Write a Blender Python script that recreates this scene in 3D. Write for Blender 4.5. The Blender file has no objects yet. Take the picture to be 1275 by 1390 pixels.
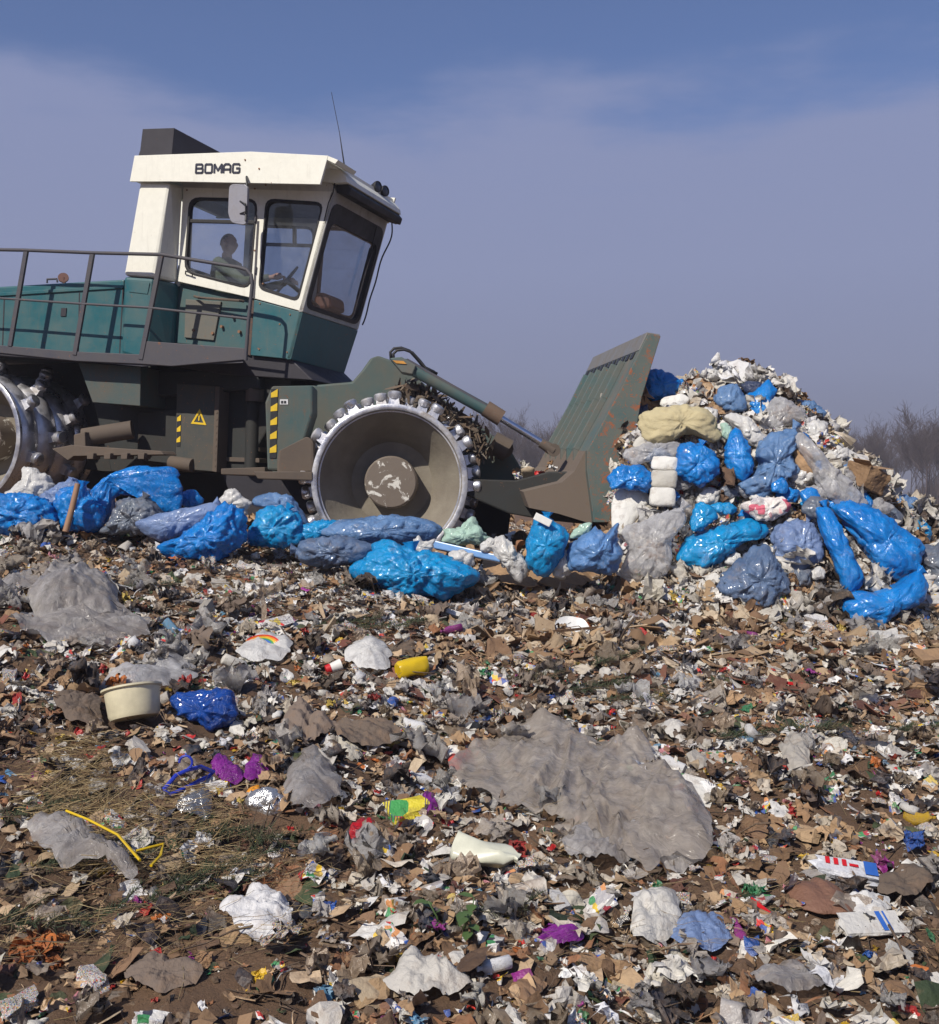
import bpy, bmesh, math, random
import numpy as np
from mathutils import Vector, Matrix, geometry

# ---------------------------------------------------------------- camera, sky, sun, exposure
SC = bpy.context.scene
COL = SC.collection
F, CX, HY = 1500.0, 637.5, 675.0          # focal length, centre column and horizon row of the 1275 px wide photograph
CAM = Vector((0, 0, 2.0))
cd = bpy.data.cameras.new('camera'); cam = bpy.data.objects.new('camera', cd); COL.objects.link(cam)
cam.location = CAM; cam.rotation_euler = (math.radians(90), 0, 0)
cd.sensor_fit = 'HORIZONTAL'; cd.sensor_width = 36; cd.lens = 36 * F / 1275
cd.shift_y = (HY - 695) / 1275; cd.clip_start = .1; cd.clip_end = 3000
SC.camera = cam
SUN_EL = math.radians(42)
SH = Vector((-.56, -.83, 0)).normalized()
SUNV = Vector((SH.x * math.cos(SUN_EL), SH.y * math.cos(SUN_EL), math.sin(SUN_EL)))
w = bpy.data.worlds.new('World'); SC.world = w; w.use_nodes = True
nt = w.node_tree; nt.nodes.clear()
def WN(t, **k):
    n = nt.nodes.new(t)
    for a, b in k.items(): setattr(n, a, b)
    return n
sky = WN('ShaderNodeTexSky', sky_type='NISHITA', sun_disc=False, sun_elevation=SUN_EL, sun_rotation=math.atan2(SH.x, SH.y) % (2 * math.pi))
sky.air_density = 1.0; sky.dust_density = .6; sky.ozone_density = 2.5
tc = WN('ShaderNodeTexCoord'); sep = WN('ShaderNodeSeparateXYZ'); nt.links.new(tc.outputs['Generated'], sep.inputs[0])
mp = WN('ShaderNodeMapping'); mp.inputs['Scale'].default_value = (1.2, 1.2, 4.5); nt.links.new(tc.outputs['Generated'], mp.inputs[0])
nz = WN('ShaderNodeTexNoise'); nz.inputs['Scale'].default_value = 2.6; nz.inputs['Detail'].default_value = 7; nz.inputs['Roughness'].default_value = .55
nt.links.new(mp.outputs[0], nz.inputs['Vector'])
# a veil of thin cloud whose ragged upper edge stands some twenty degrees up, a little higher to the right
def M(op, a, b=None, c=None):
    n = WN('ShaderNodeMath', operation=op)
    for i, s in enumerate((a, b, c)):
        if s is None: continue
        if isinstance(s, (int, float)): n.inputs[i].default_value = s
        else: nt.links.new(s, n.inputs[i])
    return n.outputs[0]
edge = M('MULTIPLY_ADD', sep.outputs['X'], -.03, .338)
hgt = M('SUBTRACT', edge, sep.outputs['Z'])
hh = M('ADD', hgt, M('MULTIPLY', M('SUBTRACT', nz.outputs['Fac'], .5), .26))
mr = WN('ShaderNodeMapRange', interpolation_type='SMOOTHERSTEP'); nt.links.new(hh, mr.inputs[0])
mr.inputs[1].default_value = -.045; mr.inputs[2].default_value = .055; mr.inputs[3].default_value = .18; mr.inputs[4].default_value = .93
cr = WN('ShaderNodeValToRGB'); nt.links.new(sep.outputs['Z'], cr.inputs[0])
els = [(0.0, (.150, .154, .225)), (.05, (.182, .190, .285)), (.11, (.240, .258, .385)), (.20, (.268, .298, .458)), (.33, (.262, .302, .488)), (.6, (.22, .28, .48))]
cr.color_ramp.elements[0].position = els[0][0]; cr.color_ramp.elements[0].color = (*els[0][1], 1)
cr.color_ramp.elements[1].position = els[-1][0]; cr.color_ramp.elements[1].color = (*els[-1][1], 1)
for p, c in els[1:-1]:
    e = cr.color_ramp.elements.new(p); e.color = (*c, 1)
bg1 = WN('ShaderNodeBackground'); bg1.inputs[1].default_value = .082; 
tint = WN('ShaderNodeMix', data_type='RGBA', blend_type='MULTIPLY'); tint.inputs[0].default_value = 1
nt.links.new(sky.outputs[0], tint.inputs[6]); tint.inputs[7].default_value = (.74, .86, 1.16, 1)
nt.links.new(tint.outputs[2], bg1.inputs[0])
bg2 = WN('ShaderNodeBackground'); bg2.inputs[1].default_value = 1.0; nt.links.new(cr.outputs[0], bg2.inputs[0])
mx = WN('ShaderNodeMixShader'); nt.links.new(mr.outputs[0], mx.inputs[0]); nt.links.new(bg1.outputs[0], mx.inputs[1]); nt.links.new(bg2.outputs[0], mx.inputs[2])
out = WN('ShaderNodeOutputWorld'); nt.links.new(mx.outputs[0], out.inputs[0])
sl = bpy.data.lights.new('sun', 'SUN'); sl.energy = 4.9; sl.angle = math.radians(.5); sl.color = (1, .93, .82)
so = bpy.data.objects.new('sun', sl); COL.objects.link(so); so.rotation_euler = SUNV.to_track_quat('Z', 'Y').to_euler(); so.location = (-20, -30, 40)
SC.view_settings.view_transform = 'Standard'; SC.view_settings.look = 'None'; SC.view_settings.gamma = 1; SC.view_settings.exposure = 0
SC.view_settings.use_curve_mapping = False
SC.render.engine = 'CYCLES'; SC.cycles.transparent_max_bounces = 16; SC.cycles.max_bounces = 8

# ---------------------------------------------------------------- helpers
R = random.Random(7)
rng = np.random.default_rng(11)
def _h(ix, iy, iz, s):
    n = (ix * 374761393 + iy * 668265263 + iz * 2147483647 + s * 144665) & 0x7fffffff
    n = ((n ^ (n >> 13)) * 1274126177) & 0x7fffffff
    n = ((n ^ (n >> 16)) * 668265263) & 0x7fffffff
    return ((n ^ (n >> 15)) & 0xffffff) / float(0xffffff) * 2 - 1
def vn(P, s=0):                           # value noise in -1..1
    P = np.asarray(P, float); I = np.floor(P).astype(np.int64); f = P - I; f = f * f * (3 - 2 * f)
    x, y, z = I[..., 0], I[..., 1], I[..., 2]; r = 0
    for a in (0, 1):
        wx = f[..., 0] if a else 1 - f[..., 0]
        for b in (0, 1):
            wy = f[..., 1] if b else 1 - f[..., 1]
            for c in (0, 1):
                wz = f[..., 2] if c else 1 - f[..., 2]
                r = r + wx * wy * wz * _h(x + a, y + b, z + c, s)
    return r
def fbm(P, s=0, o=4, g=.5):
    P = np.asarray(P, float); r = 0; a = 1
    for i in range(o): r = r + a * vn(P * 2 ** i + 7.3 * i, s + i); a *= g
    return r
def ridge(P, s=0, o=3, g=.5):             # sharp creases, 0..~1
    P = np.asarray(P, float); r = 0; a = 1; t = 0
    W = np.stack([vn(P * .8 + 3, s + 50), vn(P * .8 + 11, s + 51), vn(P * .8 + 19, s + 52)], -1) * .6
    for i in range(o): r = r + a * (1 - np.abs(vn((P + W) * 2 ** i + 5.1 * i, s + i)) * 1.6); t += a; a *= g
    return r / t

def cells(P, s=0):                        # distance between the two nearest scattered points: lumps parted by sharp valleys
    P = np.asarray(P, float); W = np.stack([vn(P * .7 + 3, s + 60), vn(P * .7 + 31, s + 61), vn(P * .7 + 59, s + 62)], -1); P = P + W * .5
    I = np.floor(P).astype(np.int64); f1 = np.full(P.shape[:-1], 9.); f2 = f1.copy()
    for a in (-1, 0, 1):
        for b in (-1, 0, 1):
            for c in (-1, 0, 1):
                x, y, z = I[..., 0] + a, I[..., 1] + b, I[..., 2] + c
                q = np.stack([x + .5 + .45 * _h(x, y, z, s), y + .5 + .45 * _h(x, y, z, s + 1), z + .5 + .45 * _h(x, y, z, s + 2)], -1)
                d = np.linalg.norm(P - q, axis=-1); f2 = np.minimum(f2, np.maximum(d, f1)); f1 = np.minimum(f1, d)
    return f2 - f1

class MB:
    def __init__(s): s.v = []; s.f = []
    def add(s, vs, fs):
        b = len(s.v); s.v += [tuple(p) for p in vs]; s.f += [tuple(b + i for i in f) for f in fs]; return s
    def tube(s, pts, r, n=8, caps=True):
        pts = [Vector(p) for p in pts]; rs = r if isinstance(r, (list, tuple)) else [r] * len(pts)
        vs = []; up = None
        for i, p in enumerate(pts):
            d = (pts[min(i + 1, len(pts) - 1)] - pts[max(i - 1, 0)]).normalized()
            if up is None:
                up = Vector((0, 0, 1)) if abs(d.z) < .9 else Vector((1, 0, 0))
            a = d.cross(up).normalized(); up = a.cross(d).normalized()
            for k in range(n):
                t = 2 * math.pi * k / n; vs.append(p + (a * math.cos(t) + up * math.sin(t)) * rs[i])
        fs = [(i * n + k, i * n + (k + 1) % n, (i + 1) * n + (k + 1) % n, (i + 1) * n + k) for i in range(len(pts) - 1) for k in range(n)]
        if caps: fs += [tuple(range(n - 1, -1, -1)), tuple((len(pts) - 1) * n + k for k in range(n))]
        return s.add(vs, fs)
    def bar(s, a, b, w, t, side=None):    # rectangular bar
        a = Vector(a); b = Vector(b); d = (b - a).normalized()
        side = Vector(side) if side is not None else Vector((0, 1, 0))
        u = d.cross(side).normalized(); v = u.cross(d).normalized()
        c = [u * w / 2 + v * t / 2, -u * w / 2 + v * t / 2, -u * w / 2 - v * t / 2, u * w / 2 - v * t / 2]
        return s.add([a + k for k in c] + [b + k for k in c], [(0, 1, 2, 3), (7, 6, 5, 4)] + [(i, i + 4, (i + 1) % 4 + 4, (i + 1) % 4) for i in range(4)])
    def prism(s, poly, vec, holes=()):
        vec = Vector(vec); loops = [[Vector(p) for p in poly]] + [[Vector(p) for p in h] for h in holes]
        flat = [p for l in loops for p in l]; n = len(flat)
        tris = geometry.tessellate_polygon(loops) if (holes or len(poly) > 4) else None
        fs = []
        if tris: fs += [tuple(t) for t in tris] + [tuple(i + n for i in reversed(t)) for t in tris]
        else: fs += [tuple(range(n)), tuple(reversed(range(n, 2 * n)))]
        b = 0
        for l in loops:
            m = len(l); fs += [(b + i, b + i + n, b + (i + 1) % m + n, b + (i + 1) % m) for i in range(m)]; b += m
        return s.add(flat + [p + vec for p in flat], fs)
    def lathe(s, c, ax, prof, n=48, closed=False):   # prof: (distance along ax, radius)
        c = Vector(c); ax = Vector(ax).normalized(); u = ax.orthogonal().normalized(); v = ax.cross(u)
        vs = [c + ax * d + (u * math.cos(2 * math.pi * k / n) + v * math.sin(2 * math.pi * k / n)) * r for d, r in prof for k in range(n)]
        m = len(prof); rng_ = m if closed else m - 1
        fs = [(i * n + k, i * n + (k + 1) % n, ((i + 1) % m) * n + (k + 1) % n, ((i + 1) % m) * n + k) for i in range(rng_) for k in range(n)]
        return s.add(vs, fs)
    def box(s, c, dx, dy, dz, M3=None):
        c = Vector(c); M3 = M3 or Matrix.Identity(3)
        vs = [c + M3 @ Vector((a * dx / 2, b * dy / 2, e * dz / 2)) for a in (-1, 1) for b in (-1, 1) for e in (-1, 1)]
        return s.add(vs, [(0, 1, 3, 2), (4, 6, 7, 5), (0, 4, 5, 1), (2, 3, 7, 6), (0, 2, 6, 4), (1, 5, 7, 3)])

WL = {}
def raw_mesh(name, v, loops, sizes, smooth=True):
    me = bpy.data.meshes.new(name); v = np.asarray(v, np.float32).reshape(-1, 3)
    me.vertices.add(len(v)); me.vertices.foreach_set('co', v.ravel())
    loops = np.asarray(loops, np.int32); sizes = np.asarray(sizes, np.int32)
    me.loops.add(len(loops)); me.loops.foreach_set('vertex_index', loops)
    me.polygons.add(len(sizes)); me.polygons.foreach_set('loop_start', np.concatenate([[0], np.cumsum(sizes)[:-1]]).astype(np.int32))
    me.polygons.foreach_set('use_smooth', np.full(len(sizes), smooth) if np.ndim(smooth) == 0 else np.asarray(smooth, bool)); me.update(calc_edges=True); me.validate(); return me
def tag(o, label=None, cat=None, group=None, kind=None):
    if label: o['label'] = label
    if cat: o['category'] = cat
    if group: o['group'] = group
    if kind: o['kind'] = kind
    return o
def link(name, vs, fs, m, parent=None, origin=None, smooth=False, bevel=0, recalc=True, ang=40):
    me = bpy.data.meshes.new(name)
    a = np.array([tuple(p) for p in vs], float)
    if parent is not None: org = WL[parent.name]
    else: org = Vector(origin) if origin is not None else Vector((a[:, 0].mean(), a[:, 1].mean(), a[:, 2].min()))
    a = a - np.array(org)
    me.from_pydata(a.tolist(), [], [tuple(f) for f in fs])
    if recalc:
        bm = bmesh.new(); bm.from_mesh(me); bmesh.ops.recalc_face_normals(bm, faces=bm.faces); bm.to_mesh(me); bm.free()
    if smooth: me.polygons.foreach_set('use_smooth', [True] * len(me.polygons))
    if smooth == 'auto': me.set_sharp_from_angle(angle=math.radians(ang))
    me.materials.append(m)
    o = bpy.data.objects.new(name, me); COL.objects.link(o)
    if parent is not None: o.parent = parent
    else: o.location = org
    WL[o.name] = org
    if bevel:
        b = o.modifiers.new('bevel', 'BEVEL'); b.width = bevel; b.segments = 2; b.limit_method = 'ANGLE'; b.angle_limit = math.radians(35)
    return o
def part(name, mb, m, parent, **k): return link(name, mb.v, mb.f, m, parent, **k)
def empty(name, loc, label, cat, group=None):
    o = bpy.data.objects.new(name, None); COL.objects.link(o); o.location = loc; o.empty_display_size = .2
    WL[o.name] = Vector(loc); tag(o, label, cat, group); return o

# ---------------------------------------------------------------- materials
MAT = {}
def mat(name, build=None, **k):
    if name in MAT: return MAT[name]
    m = bpy.data.materials.new(name); m.use_nodes = True; MAT[name] = m
    N = m.node_tree; p = N.nodes['Principled BSDF']
    return m, N, p
def nd(N, t, ins=None, **k):
    n = N.nodes.new(t)
    for a, b in k.items(): setattr(n, a, b)
    for a, b in (ins or {}).items():
        if hasattr(b, 'is_linked') or hasattr(b, 'links'): N.links.new(b, n.inputs[a])
        else: n.inputs[a].default_value = b
    return n
def ramp(N, fac, els, const=False):
    c = nd(N, 'ShaderNodeValToRGB', {0: fac}); r = c.color_ramp
    if const: r.interpolation = 'CONSTANT'
    r.elements[0].position = els[0][0]; r.elements[0].color = (*els[0][1], 1)
    r.elements[1].position = els[-1][0]; r.elements[1].color = (*els[-1][1], 1)
    for p, c2 in els[1:-1]:
        e = r.elements.new(p); e.color = (*c2, 1)
    return c.outputs[0]
def mixc(N, f, a, b, mode='MIX'):
    n = N.nodes.new('ShaderNodeMix'); n.data_type = 'RGBA'; n.blend_type = mode
    for i, s in ((0, f), (6, a), (7, b)):
        if isinstance(s, (int, float)): n.inputs[i].default_value = s
        elif isinstance(s, tuple): n.inputs[i].default_value = (*s, 1) if len(s) == 3 else s
        else: N.links.new(s, n.inputs[i])
    return n.outputs[2]
def noise_(N, vec, scale, detail=4, rough=.55, dist=0):
    n = nd(N, 'ShaderNodeTexNoise', {'Scale': scale, 'Detail': detail, 'Roughness': rough, 'Distortion': dist}); N.links.new(vec, n.inputs['Vector']); return n
def coords(N): return nd(N, 'ShaderNodeTexCoord').outputs['Object']
def maprange(N, v, a, b, c=0, d=1):
    n = nd(N, 'ShaderNodeMapRange', {0: v, 1: a, 2: b, 3: c, 4: d}); return n.outputs[0]
def bump(N, h, strength, dist, p, prev=None):
    b = nd(N, 'ShaderNodeBump', {'Strength': strength, 'Distance': dist, 'Height': h})
    if prev is not None: N.links.new(prev, b.inputs['Normal'])
    N.links.new(b.outputs[0], p.inputs['Normal']); return b.outputs[0]
DIRT = (.20, .125, .075)
def paint(name, col, rough=.45, dirt=.35, rust=.15, scale=3, metal=0, dirtcol=(.17, .135, .10), chips=None):
    if name in MAT: return MAT[name]
    m, N, p = mat(name); co = coords(N)
    n1 = noise_(N, co, scale, 8, .65); n2 = noise_(N, co, scale * 6, 6, .7); n3 = noise_(N, co, scale * 2.3, 10, .75, .6)
    c = mixc(N, maprange(N, n2.outputs[0], .3, .7, 0, .35), col, tuple(x * .75 for x in col))
    c = mixc(N, maprange(N, n1.outputs[0], .5 - dirt * .45, .78, 0, min(1, dirt * 1.5)), c, dirtcol)
    c = mixc(N, maprange(N, n3.outputs[0], .70 - rust * .3, .74 - rust * .3), c, chips or (.16, .065, .03))
    ms = nd(N, 'ShaderNodeMapping', {0: co}); ms.inputs['Scale'].default_value = (9, 9, .9)
    n4 = noise_(N, ms.outputs[0], 2.2, 6, .7); c = mixc(N, maprange(N, n4.outputs[0], .55, .75, 0, min(.6, .25 + dirt * .6)), c, tuple(x * .8 for x in dirtcol))
    n5 = noise_(N, co, 26, 3, .5, 2); c = mixc(N, maprange(N, n5.outputs[0], .735 - rust * .2, .75 - rust * .2), c, chips or (.20, .085, .04))
    N.links.new(c, p.inputs['Base Color']); p.inputs['Metallic'].default_value = metal
    N.links.new(maprange(N, n1.outputs[0], .3, .7, rough, min(1, rough + .3)), p.inputs['Roughness'])
    bump(N, n2.outputs[0], .15, .01, p); return m
def plastic(name, col, rough=.22, col2=None, alpha=1, wr=1.0, sc=14, dirt=.15, trans=.15):
    """thin crinkled polythene: fine creases, grime, light coming through where it is thin"""
    if name in MAT: return MAT[name]
    m, N, p = mat(name); co = coords(N)
    wv = noise_(N, co, 3.5, 3, .5); 
    mp_ = nd(N, 'ShaderNodeMapping', {0: co}); mp_.inputs['Scale'].default_value = (1, 1, .45)
    ad = nd(N, 'ShaderNodeVectorMath', {0: mp_.outputs[0], 1: nd(N, 'ShaderNodeVectorMath', {0: wv.outputs[1], 'Scale': .45}, operation='SCALE').outputs[0]}, operation='ADD')
    v1 = nd(N, 'ShaderNodeTexVoronoi', {'Scale': sc}, feature='DISTANCE_TO_EDGE'); N.links.new(ad.outputs[0], v1.inputs['Vector'])
    n2 = noise_(N, ad.outputs[0], sc * 1.6, 5, .6, .8)
    n1 = noise_(N, co, 5, 6, .6)
    r1 = nd(N, 'ShaderNodeMath', {0: n2.outputs[0], 1: .5}, operation='SUBTRACT'); r2 = nd(N, 'ShaderNodeMath', {0: r1.outputs[0]}, operation='ABSOLUTE')
    c = mixc(N, maprange(N, n1.outputs[0], .35, .65), col, col2 or tuple(x * .8 for x in col))
    c = mixc(N, maprange(N, noise_(N, co, 9, 8, .7).outputs[0], .62 - dirt * .5, .8, 0, .8), c, (.22, .18, .15))
    N.links.new(c, p.inputs['Base Color']); p.inputs['Roughness'].default_value = rough; p.inputs['IOR'].default_value = 1.5; p.inputs['Coat Weight'].default_value = .4; p.inputs['Coat Roughness'].default_value = .10
    b = bump(N, v1.outputs[0], .22 * wr, .02, p); bump(N, r2.outputs[0], .6 * wr, .04, p, b)
    o = N.nodes['Material Output']
    tl = nd(N, 'ShaderNodeBsdfTranslucent'); N.links.new(c, tl.inputs[0])
    mx1 = nd(N, 'ShaderNodeMixShader', {0: trans, 1: p.outputs[0], 2: tl.outputs[0]})
    if alpha < 1:
        tr = nd(N, 'ShaderNodeBsdfTransparent'); lw = nd(N, 'ShaderNodeLayerWeight', {'Blend': .35})
        mul = maprange(N, lw.outputs['Facing'], 0, .8, alpha, min(1, alpha + .35))
        a2 = nd(N, 'ShaderNodeMath', {0: mul, 1: maprange(N, n2.outputs[0], .3, .7, -.15, .15)}, operation='ADD')
        a2.use_clamp = True
        mx2 = nd(N, 'ShaderNodeMixShader', {0: a2.outputs[0], 1: tr.outputs[0], 2: mx1.outputs[0]}); N.links.new(mx2.outputs[0], o.inputs[0])
    else: N.links.new(mx1.outputs[0], o.inputs[0])
    return m
def scrap(name, cols, rough=.7, dirt=.35, bumpk=.5, trans=0, alpha=1, metal=0, printed=None, psc=26, dirtcol=DIRT, bsc=45):
    """waste material: every separate piece takes its own colour from a list; grime on top"""
    if name in MAT: return MAT[name]
    m, N, p = mat(name); co = coords(N)
    g = nd(N, 'ShaderNodeNewGeometry'); oi = nd(N, 'ShaderNodeObjectInfo')
    fr = nd(N, 'ShaderNodeMath', {0: nd(N, 'ShaderNodeMath', {0: g.outputs['Random Per Island'], 1: oi.outputs['Random']}, operation='ADD').outputs[0]}, operation='FRACT')
    n = len(cols); c = ramp(N, fr.outputs[0], [(i / n, cc) for i, cc in enumerate(cols)], True) if n > 1 else mixc(N, 0.0, cols[0], cols[0])
    br = nd(N, 'ShaderNodeMath', {0: fr.outputs[0], 1: 37.7}, operation='MULTIPLY'); br = nd(N, 'ShaderNodeMath', {0: br.outputs[0]}, operation='FRACT')
    c = mixc(N, 1.0, c, ramp(N, br.outputs[0], [(0, (.62, .60, .56)), (1, (1, 1, 1))]), 'MULTIPLY')
    if printed:
        vo = nd(N, 'ShaderNodeTexVoronoi', {'Scale': psc, 'Randomness': .8}, distance='CHEBYCHEV'); 
        off = nd(N, 'ShaderNodeVectorMath', {0: co, 1: oi.outputs['Location']}, operation='ADD'); N.links.new(off.outputs[0], vo.inputs['Vector'])
        s = nd(N, 'ShaderNodeSeparateColor', {0: vo.outputs['Color']})
        pc = ramp(N, s.outputs[0], [(i / len(printed), cc) for i, cc in enumerate(printed)], True)
        msk = nd(N, 'ShaderNodeMath', {0: s.outputs[1], 1: .52}, operation='GREATER_THAN')
        c = mixc(N, msk.outputs[0], c, pc)
        wv = nd(N, 'ShaderNodeTexWave', {'Scale': psc * 2.2, 'Distortion': 1.5, 'Detail': 1}); N.links.new(off.outputs[0], wv.inputs['Vector'])
        m3 = nd(N, 'ShaderNodeMath', {0: nd(N, 'ShaderNodeMath', {0: wv.outputs['Fac'], 1: .72}, operation='GREATER_THAN').outputs[0], 1: nd(N, 'ShaderNodeMath', {0: s.outputs[2], 1: .7}, operation='GREATER_THAN').outputs[0]}, operation='MULTIPLY')
        c = mixc(N, m3.outputs[0], c, (.05, .05, .12))
    n1 = noise_(N, co, 11, 8, .7); n2 = noise_(N, co, bsc, 4, .6)
    c = mixc(N, maprange(N, n1.outputs[0], .56 - dirt * .35, .72, 0, min(.95, .45 + dirt)), c, dirtcol)
    N.links.new(c, p.inputs['Base Color']); p.inputs['Roughness'].default_value = rough; p.inputs['Metallic'].default_value = metal
    bump(N, n2.outputs[0], bumpk, .02, p)
    o = N.nodes['Material Output']; last = p.outputs[0]
    if trans:
        tl = nd(N, 'ShaderNodeBsdfTranslucent'); N.links.new(c, tl.inputs[0]); last = nd(N, 'ShaderNodeMixShader', {0: trans, 1: last, 2: tl.outputs[0]}).outputs[0]
    if alpha < 1:
        tr = nd(N, 'ShaderNodeBsdfTransparent'); last = nd(N, 'ShaderNodeMixShader', {0: alpha, 1: tr.outputs[0], 2: last}).outputs[0]
    N.links.new(last, o.inputs[0]); return m

TEAL = paint('teal_paint', (.008, .10, .122), .38, .34, .16, dirtcol=(.12, .13, .11))
TEALD = paint('teal_dusty', (.014, .09, .105), .55, .45, .2, 2.2, dirtcol=(.13, .125, .10))
WHITE = paint('cab_white', (.80, .79, .70), .35, .08, .02, 2.5, dirtcol=(.45, .42, .35))
DARK = paint('dark_steel', (.035, .035, .042), .6, .45, .12, 3, dirtcol=(.11, .09, .075))
RAIL = paint('rail_grey', (.052, .052, .068), .5, .35, .18, 4, dirtcol=(.10, .085, .075))
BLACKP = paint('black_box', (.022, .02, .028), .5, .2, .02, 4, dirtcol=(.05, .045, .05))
RUBBER = paint('black_rubber', (.012, .012, .014), .45, .15, .0, 6, dirtcol=(.05, .04, .035))
MUD = paint('muddy_steel', (.075, .058, .047), .75, .7, .12, 3, dirtcol=(.13, .10, .076))
UNDER = paint('oily_underbody', (.014, .02, .021), .6, .5, .12, 2.5, dirtcol=(.038, .03, .024))
BLADE = paint('blade_paint', (.045, .115, .12), .6, .62, .25, 3, dirtcol=(.155, .125, .10), chips=(.24, .075, .028))
BLADEE = paint('blade_end_paint', (.045, .105, .108), .55, .5, .5, 3, dirtcol=(.17, .135, .10), chips=(.26, .085, .035))
CHROME = paint('chrome', (.75, .75, .78), .08, .02, 0, 3, 1.0)
def steel():
    m, N, p = mat('worn_steel'); co = coords(N)
    n1 = noise_(N, co, 6, 8, .6); n2 = noise_(N, co, 30, 5, .6)
    c = mixc(N, maprange(N, n1.outputs[0], .55, .72, 0, .8), (.56, .56, .59), (.22, .185, .15))
    N.links.new(c, p.inputs['Base Color'])
    N.links.new(maprange(N, n1.outputs[0], .45, .7, .85, .3), p.inputs['Metallic']); N.links.new(maprange(N, n1.outputs[0], .35, .7, .22, .6), p.inputs['Roughness'])
    bump(N, n1.outputs[0], .25, .03, p); return m
STEEL = steel()
def dish():
    m, N, p = mat('wheel_dish_mud'); co = coords(N)
    n1 = noise_(N, co, 3, 8, .6); n2 = noise_(N, co, 16, 8, .7)
    c = mixc(N, maprange(N, n1.outputs[0], .35, .65), (.235, .21, .165), (.175, .15, .118))
    c = mixc(N, maprange(N, n2.outputs[0], .62, .7, 0, .5), c, (.13, .10, .075))
    N.links.new(c, p.inputs['Base Color']); p.inputs['Roughness'].default_value = .8; bump(N, n2.outputs[0], .3, .02, p); return m
DISH = dish()
def hubm():
    m, N, p = mat('hub_flaking_paint'); co = coords(N)
    n2 = noise_(N, co, 7, 9, .72, .5); n1 = noise_(N, co, 3, 3, .5)
    c = mixc(N, maprange(N, n2.outputs[0], .56, .59), (.15, .12, .095), (.62, .60, .55))
    N.links.new(c, p.inputs['Base Color']); p.inputs['Roughness'].default_value = .6; bump(N, n2.outputs[0], .5, .01, p); return m
HUB = hubm()
def simple(name, col, rough=.5, metal=0, emis=None):
    if name in MAT: return MAT[name]
    m, N, p = mat(name); co = coords(N); n1 = noise_(N, co, 14, 6, .6)
    c = mixc(N, maprange(N, n1.outputs[0], .35, .7, 0, .5), col, tuple(x * .6 for x in col)); N.links.new(c, p.inputs['Base Color'])
    p.inputs['Roughness'].default_value = rough; p.inputs['Metallic'].default_value = metal; return m
YEL = simple('hazard_yellow', (.75, .50, .02)); BLK = simple('hazard_black', (.02, .02, .022)); LETTER = simple('lettering', (.03, .03, .05), .4)
def glassm():
    m, N, p = mat('cab_glass'); co = coords(N); o = N.nodes['Material Output']; N.nodes.remove(p)
    n1 = noise_(N, co, 5, 7, .65)
    gl = nd(N, 'ShaderNodeBsdfGlossy', {'Roughness': .03, 'Color': (1, 1, 1, 1)}); tr = nd(N, 'ShaderNodeBsdfTransparent', {0: (.80, .84, .88, 1)})
    df = nd(N, 'ShaderNodeBsdfDiffuse', {0: (.42, .42, .44, 1)}); geo = nd(N, 'ShaderNodeNewGeometry'); fr = nd(N, 'ShaderNodeFresnel', {0: maprange(N, geo.outputs['Backfacing'], 0, 1, 1.45, .69)})
    a = nd(N, 'ShaderNodeMixShader', {0: maprange(N, n1.outputs[0], .4, .75, .02, .12), 1: tr.outputs[0], 2: df.outputs[0]})
    b = nd(N, 'ShaderNodeMixShader', {0: fr.outputs[0], 1: a.outputs[0], 2: gl.outputs[0]}); N.links.new(b.outputs[0], o.inputs[0]); return m
GLASS = glassm()

# bags
P_BLUE = plastic('bright_blue_polythene', (.006, .25, .72), .18, (.004, .18, .60), trans=.2, dirt=.09)
P_CYAN = plastic('cyan_polythene', (.008, .34, .72), .18, (.004, .26, .62), trans=.2, dirt=.09)
P_SLATE = plastic('slate_polythene', (.17, .31, .56), .22, (.11, .22, .43), trans=.25, dirt=.08)
P_LAV = plastic('lavender_polythene', (.24, .34, .58), .25, (.18, .26, .48), trans=.25, dirt=.1)
P_GREY = plastic('grey_polythene', (.14, .17, .22), .35, (.10, .12, .17), trans=.1, dirt=.25)
P_WHITE = plastic('white_polythene', (.78, .77, .74), .4, (.68, .67, .66), trans=.25, dirt=.2)
P_CLEAR = plastic('clear_polythene', (.70, .70, .72), .14, (.58, .57, .58), alpha=.5, trans=.3, dirt=.15)
P_DIRTY = plastic('dirty_film', (.46, .41, .36), .17, (.36, .31, .26), alpha=.62, trans=.25, dirt=.22, sc=9, wr=.9)
P_SMOKE = plastic('smoky_film', (.42, .40, .39), .22, (.32, .29, .27), alpha=.66, trans=.2, dirt=.25)

# ---------------------------------------------------------------- the ground and the heap
def sst(t): t = np.clip(t, 0, 1); return t * t * (3 - 2 * t)
def ground(x, y):                          # broad shape of the tip: a bank rising to a level top
    x = np.asarray(x, float); y = np.asarray(y, float)
    z = np.where(y < 10.5, 1.45 - .16 * (10.5 - np.maximum(y, -6)), 1.45)
    z = z - .08 * np.clip(x, -7, 6) * (1 - sst((y - 16) / 20)) * (.4 + .6 * sst((y + 2) / 10))
    P = np.stack([x * .55, y * .55, x * 0], -1)
    return z + .07 * vn(P, 3) * (1 - sst((y - 20) / 20)) + .035 * vn(P * 2.6, 4) - .5 * sst((y - 14) / 30) * sst((x - 4) / 30) + .0 * x
def rough(x, y):
    P = np.stack([x * 4.5, y * 4.5, x * 0], -1)
    return .045 * fbm(P, 9, 4, .55)
_sx = (872, 890, 930, 1000, 1055, 1095, 1135, 1180, 1215, 1300, 1400)
_sy = (550, 525, 516, 522, 524, 550, 600, 660, 694, 714, 728)
HY0 = 10.9
_hx = [(a - CX) / F * HY0 for a in _sx]; _hz = [2 + (HY - b) / F * HY0 for b in _sy]
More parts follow.
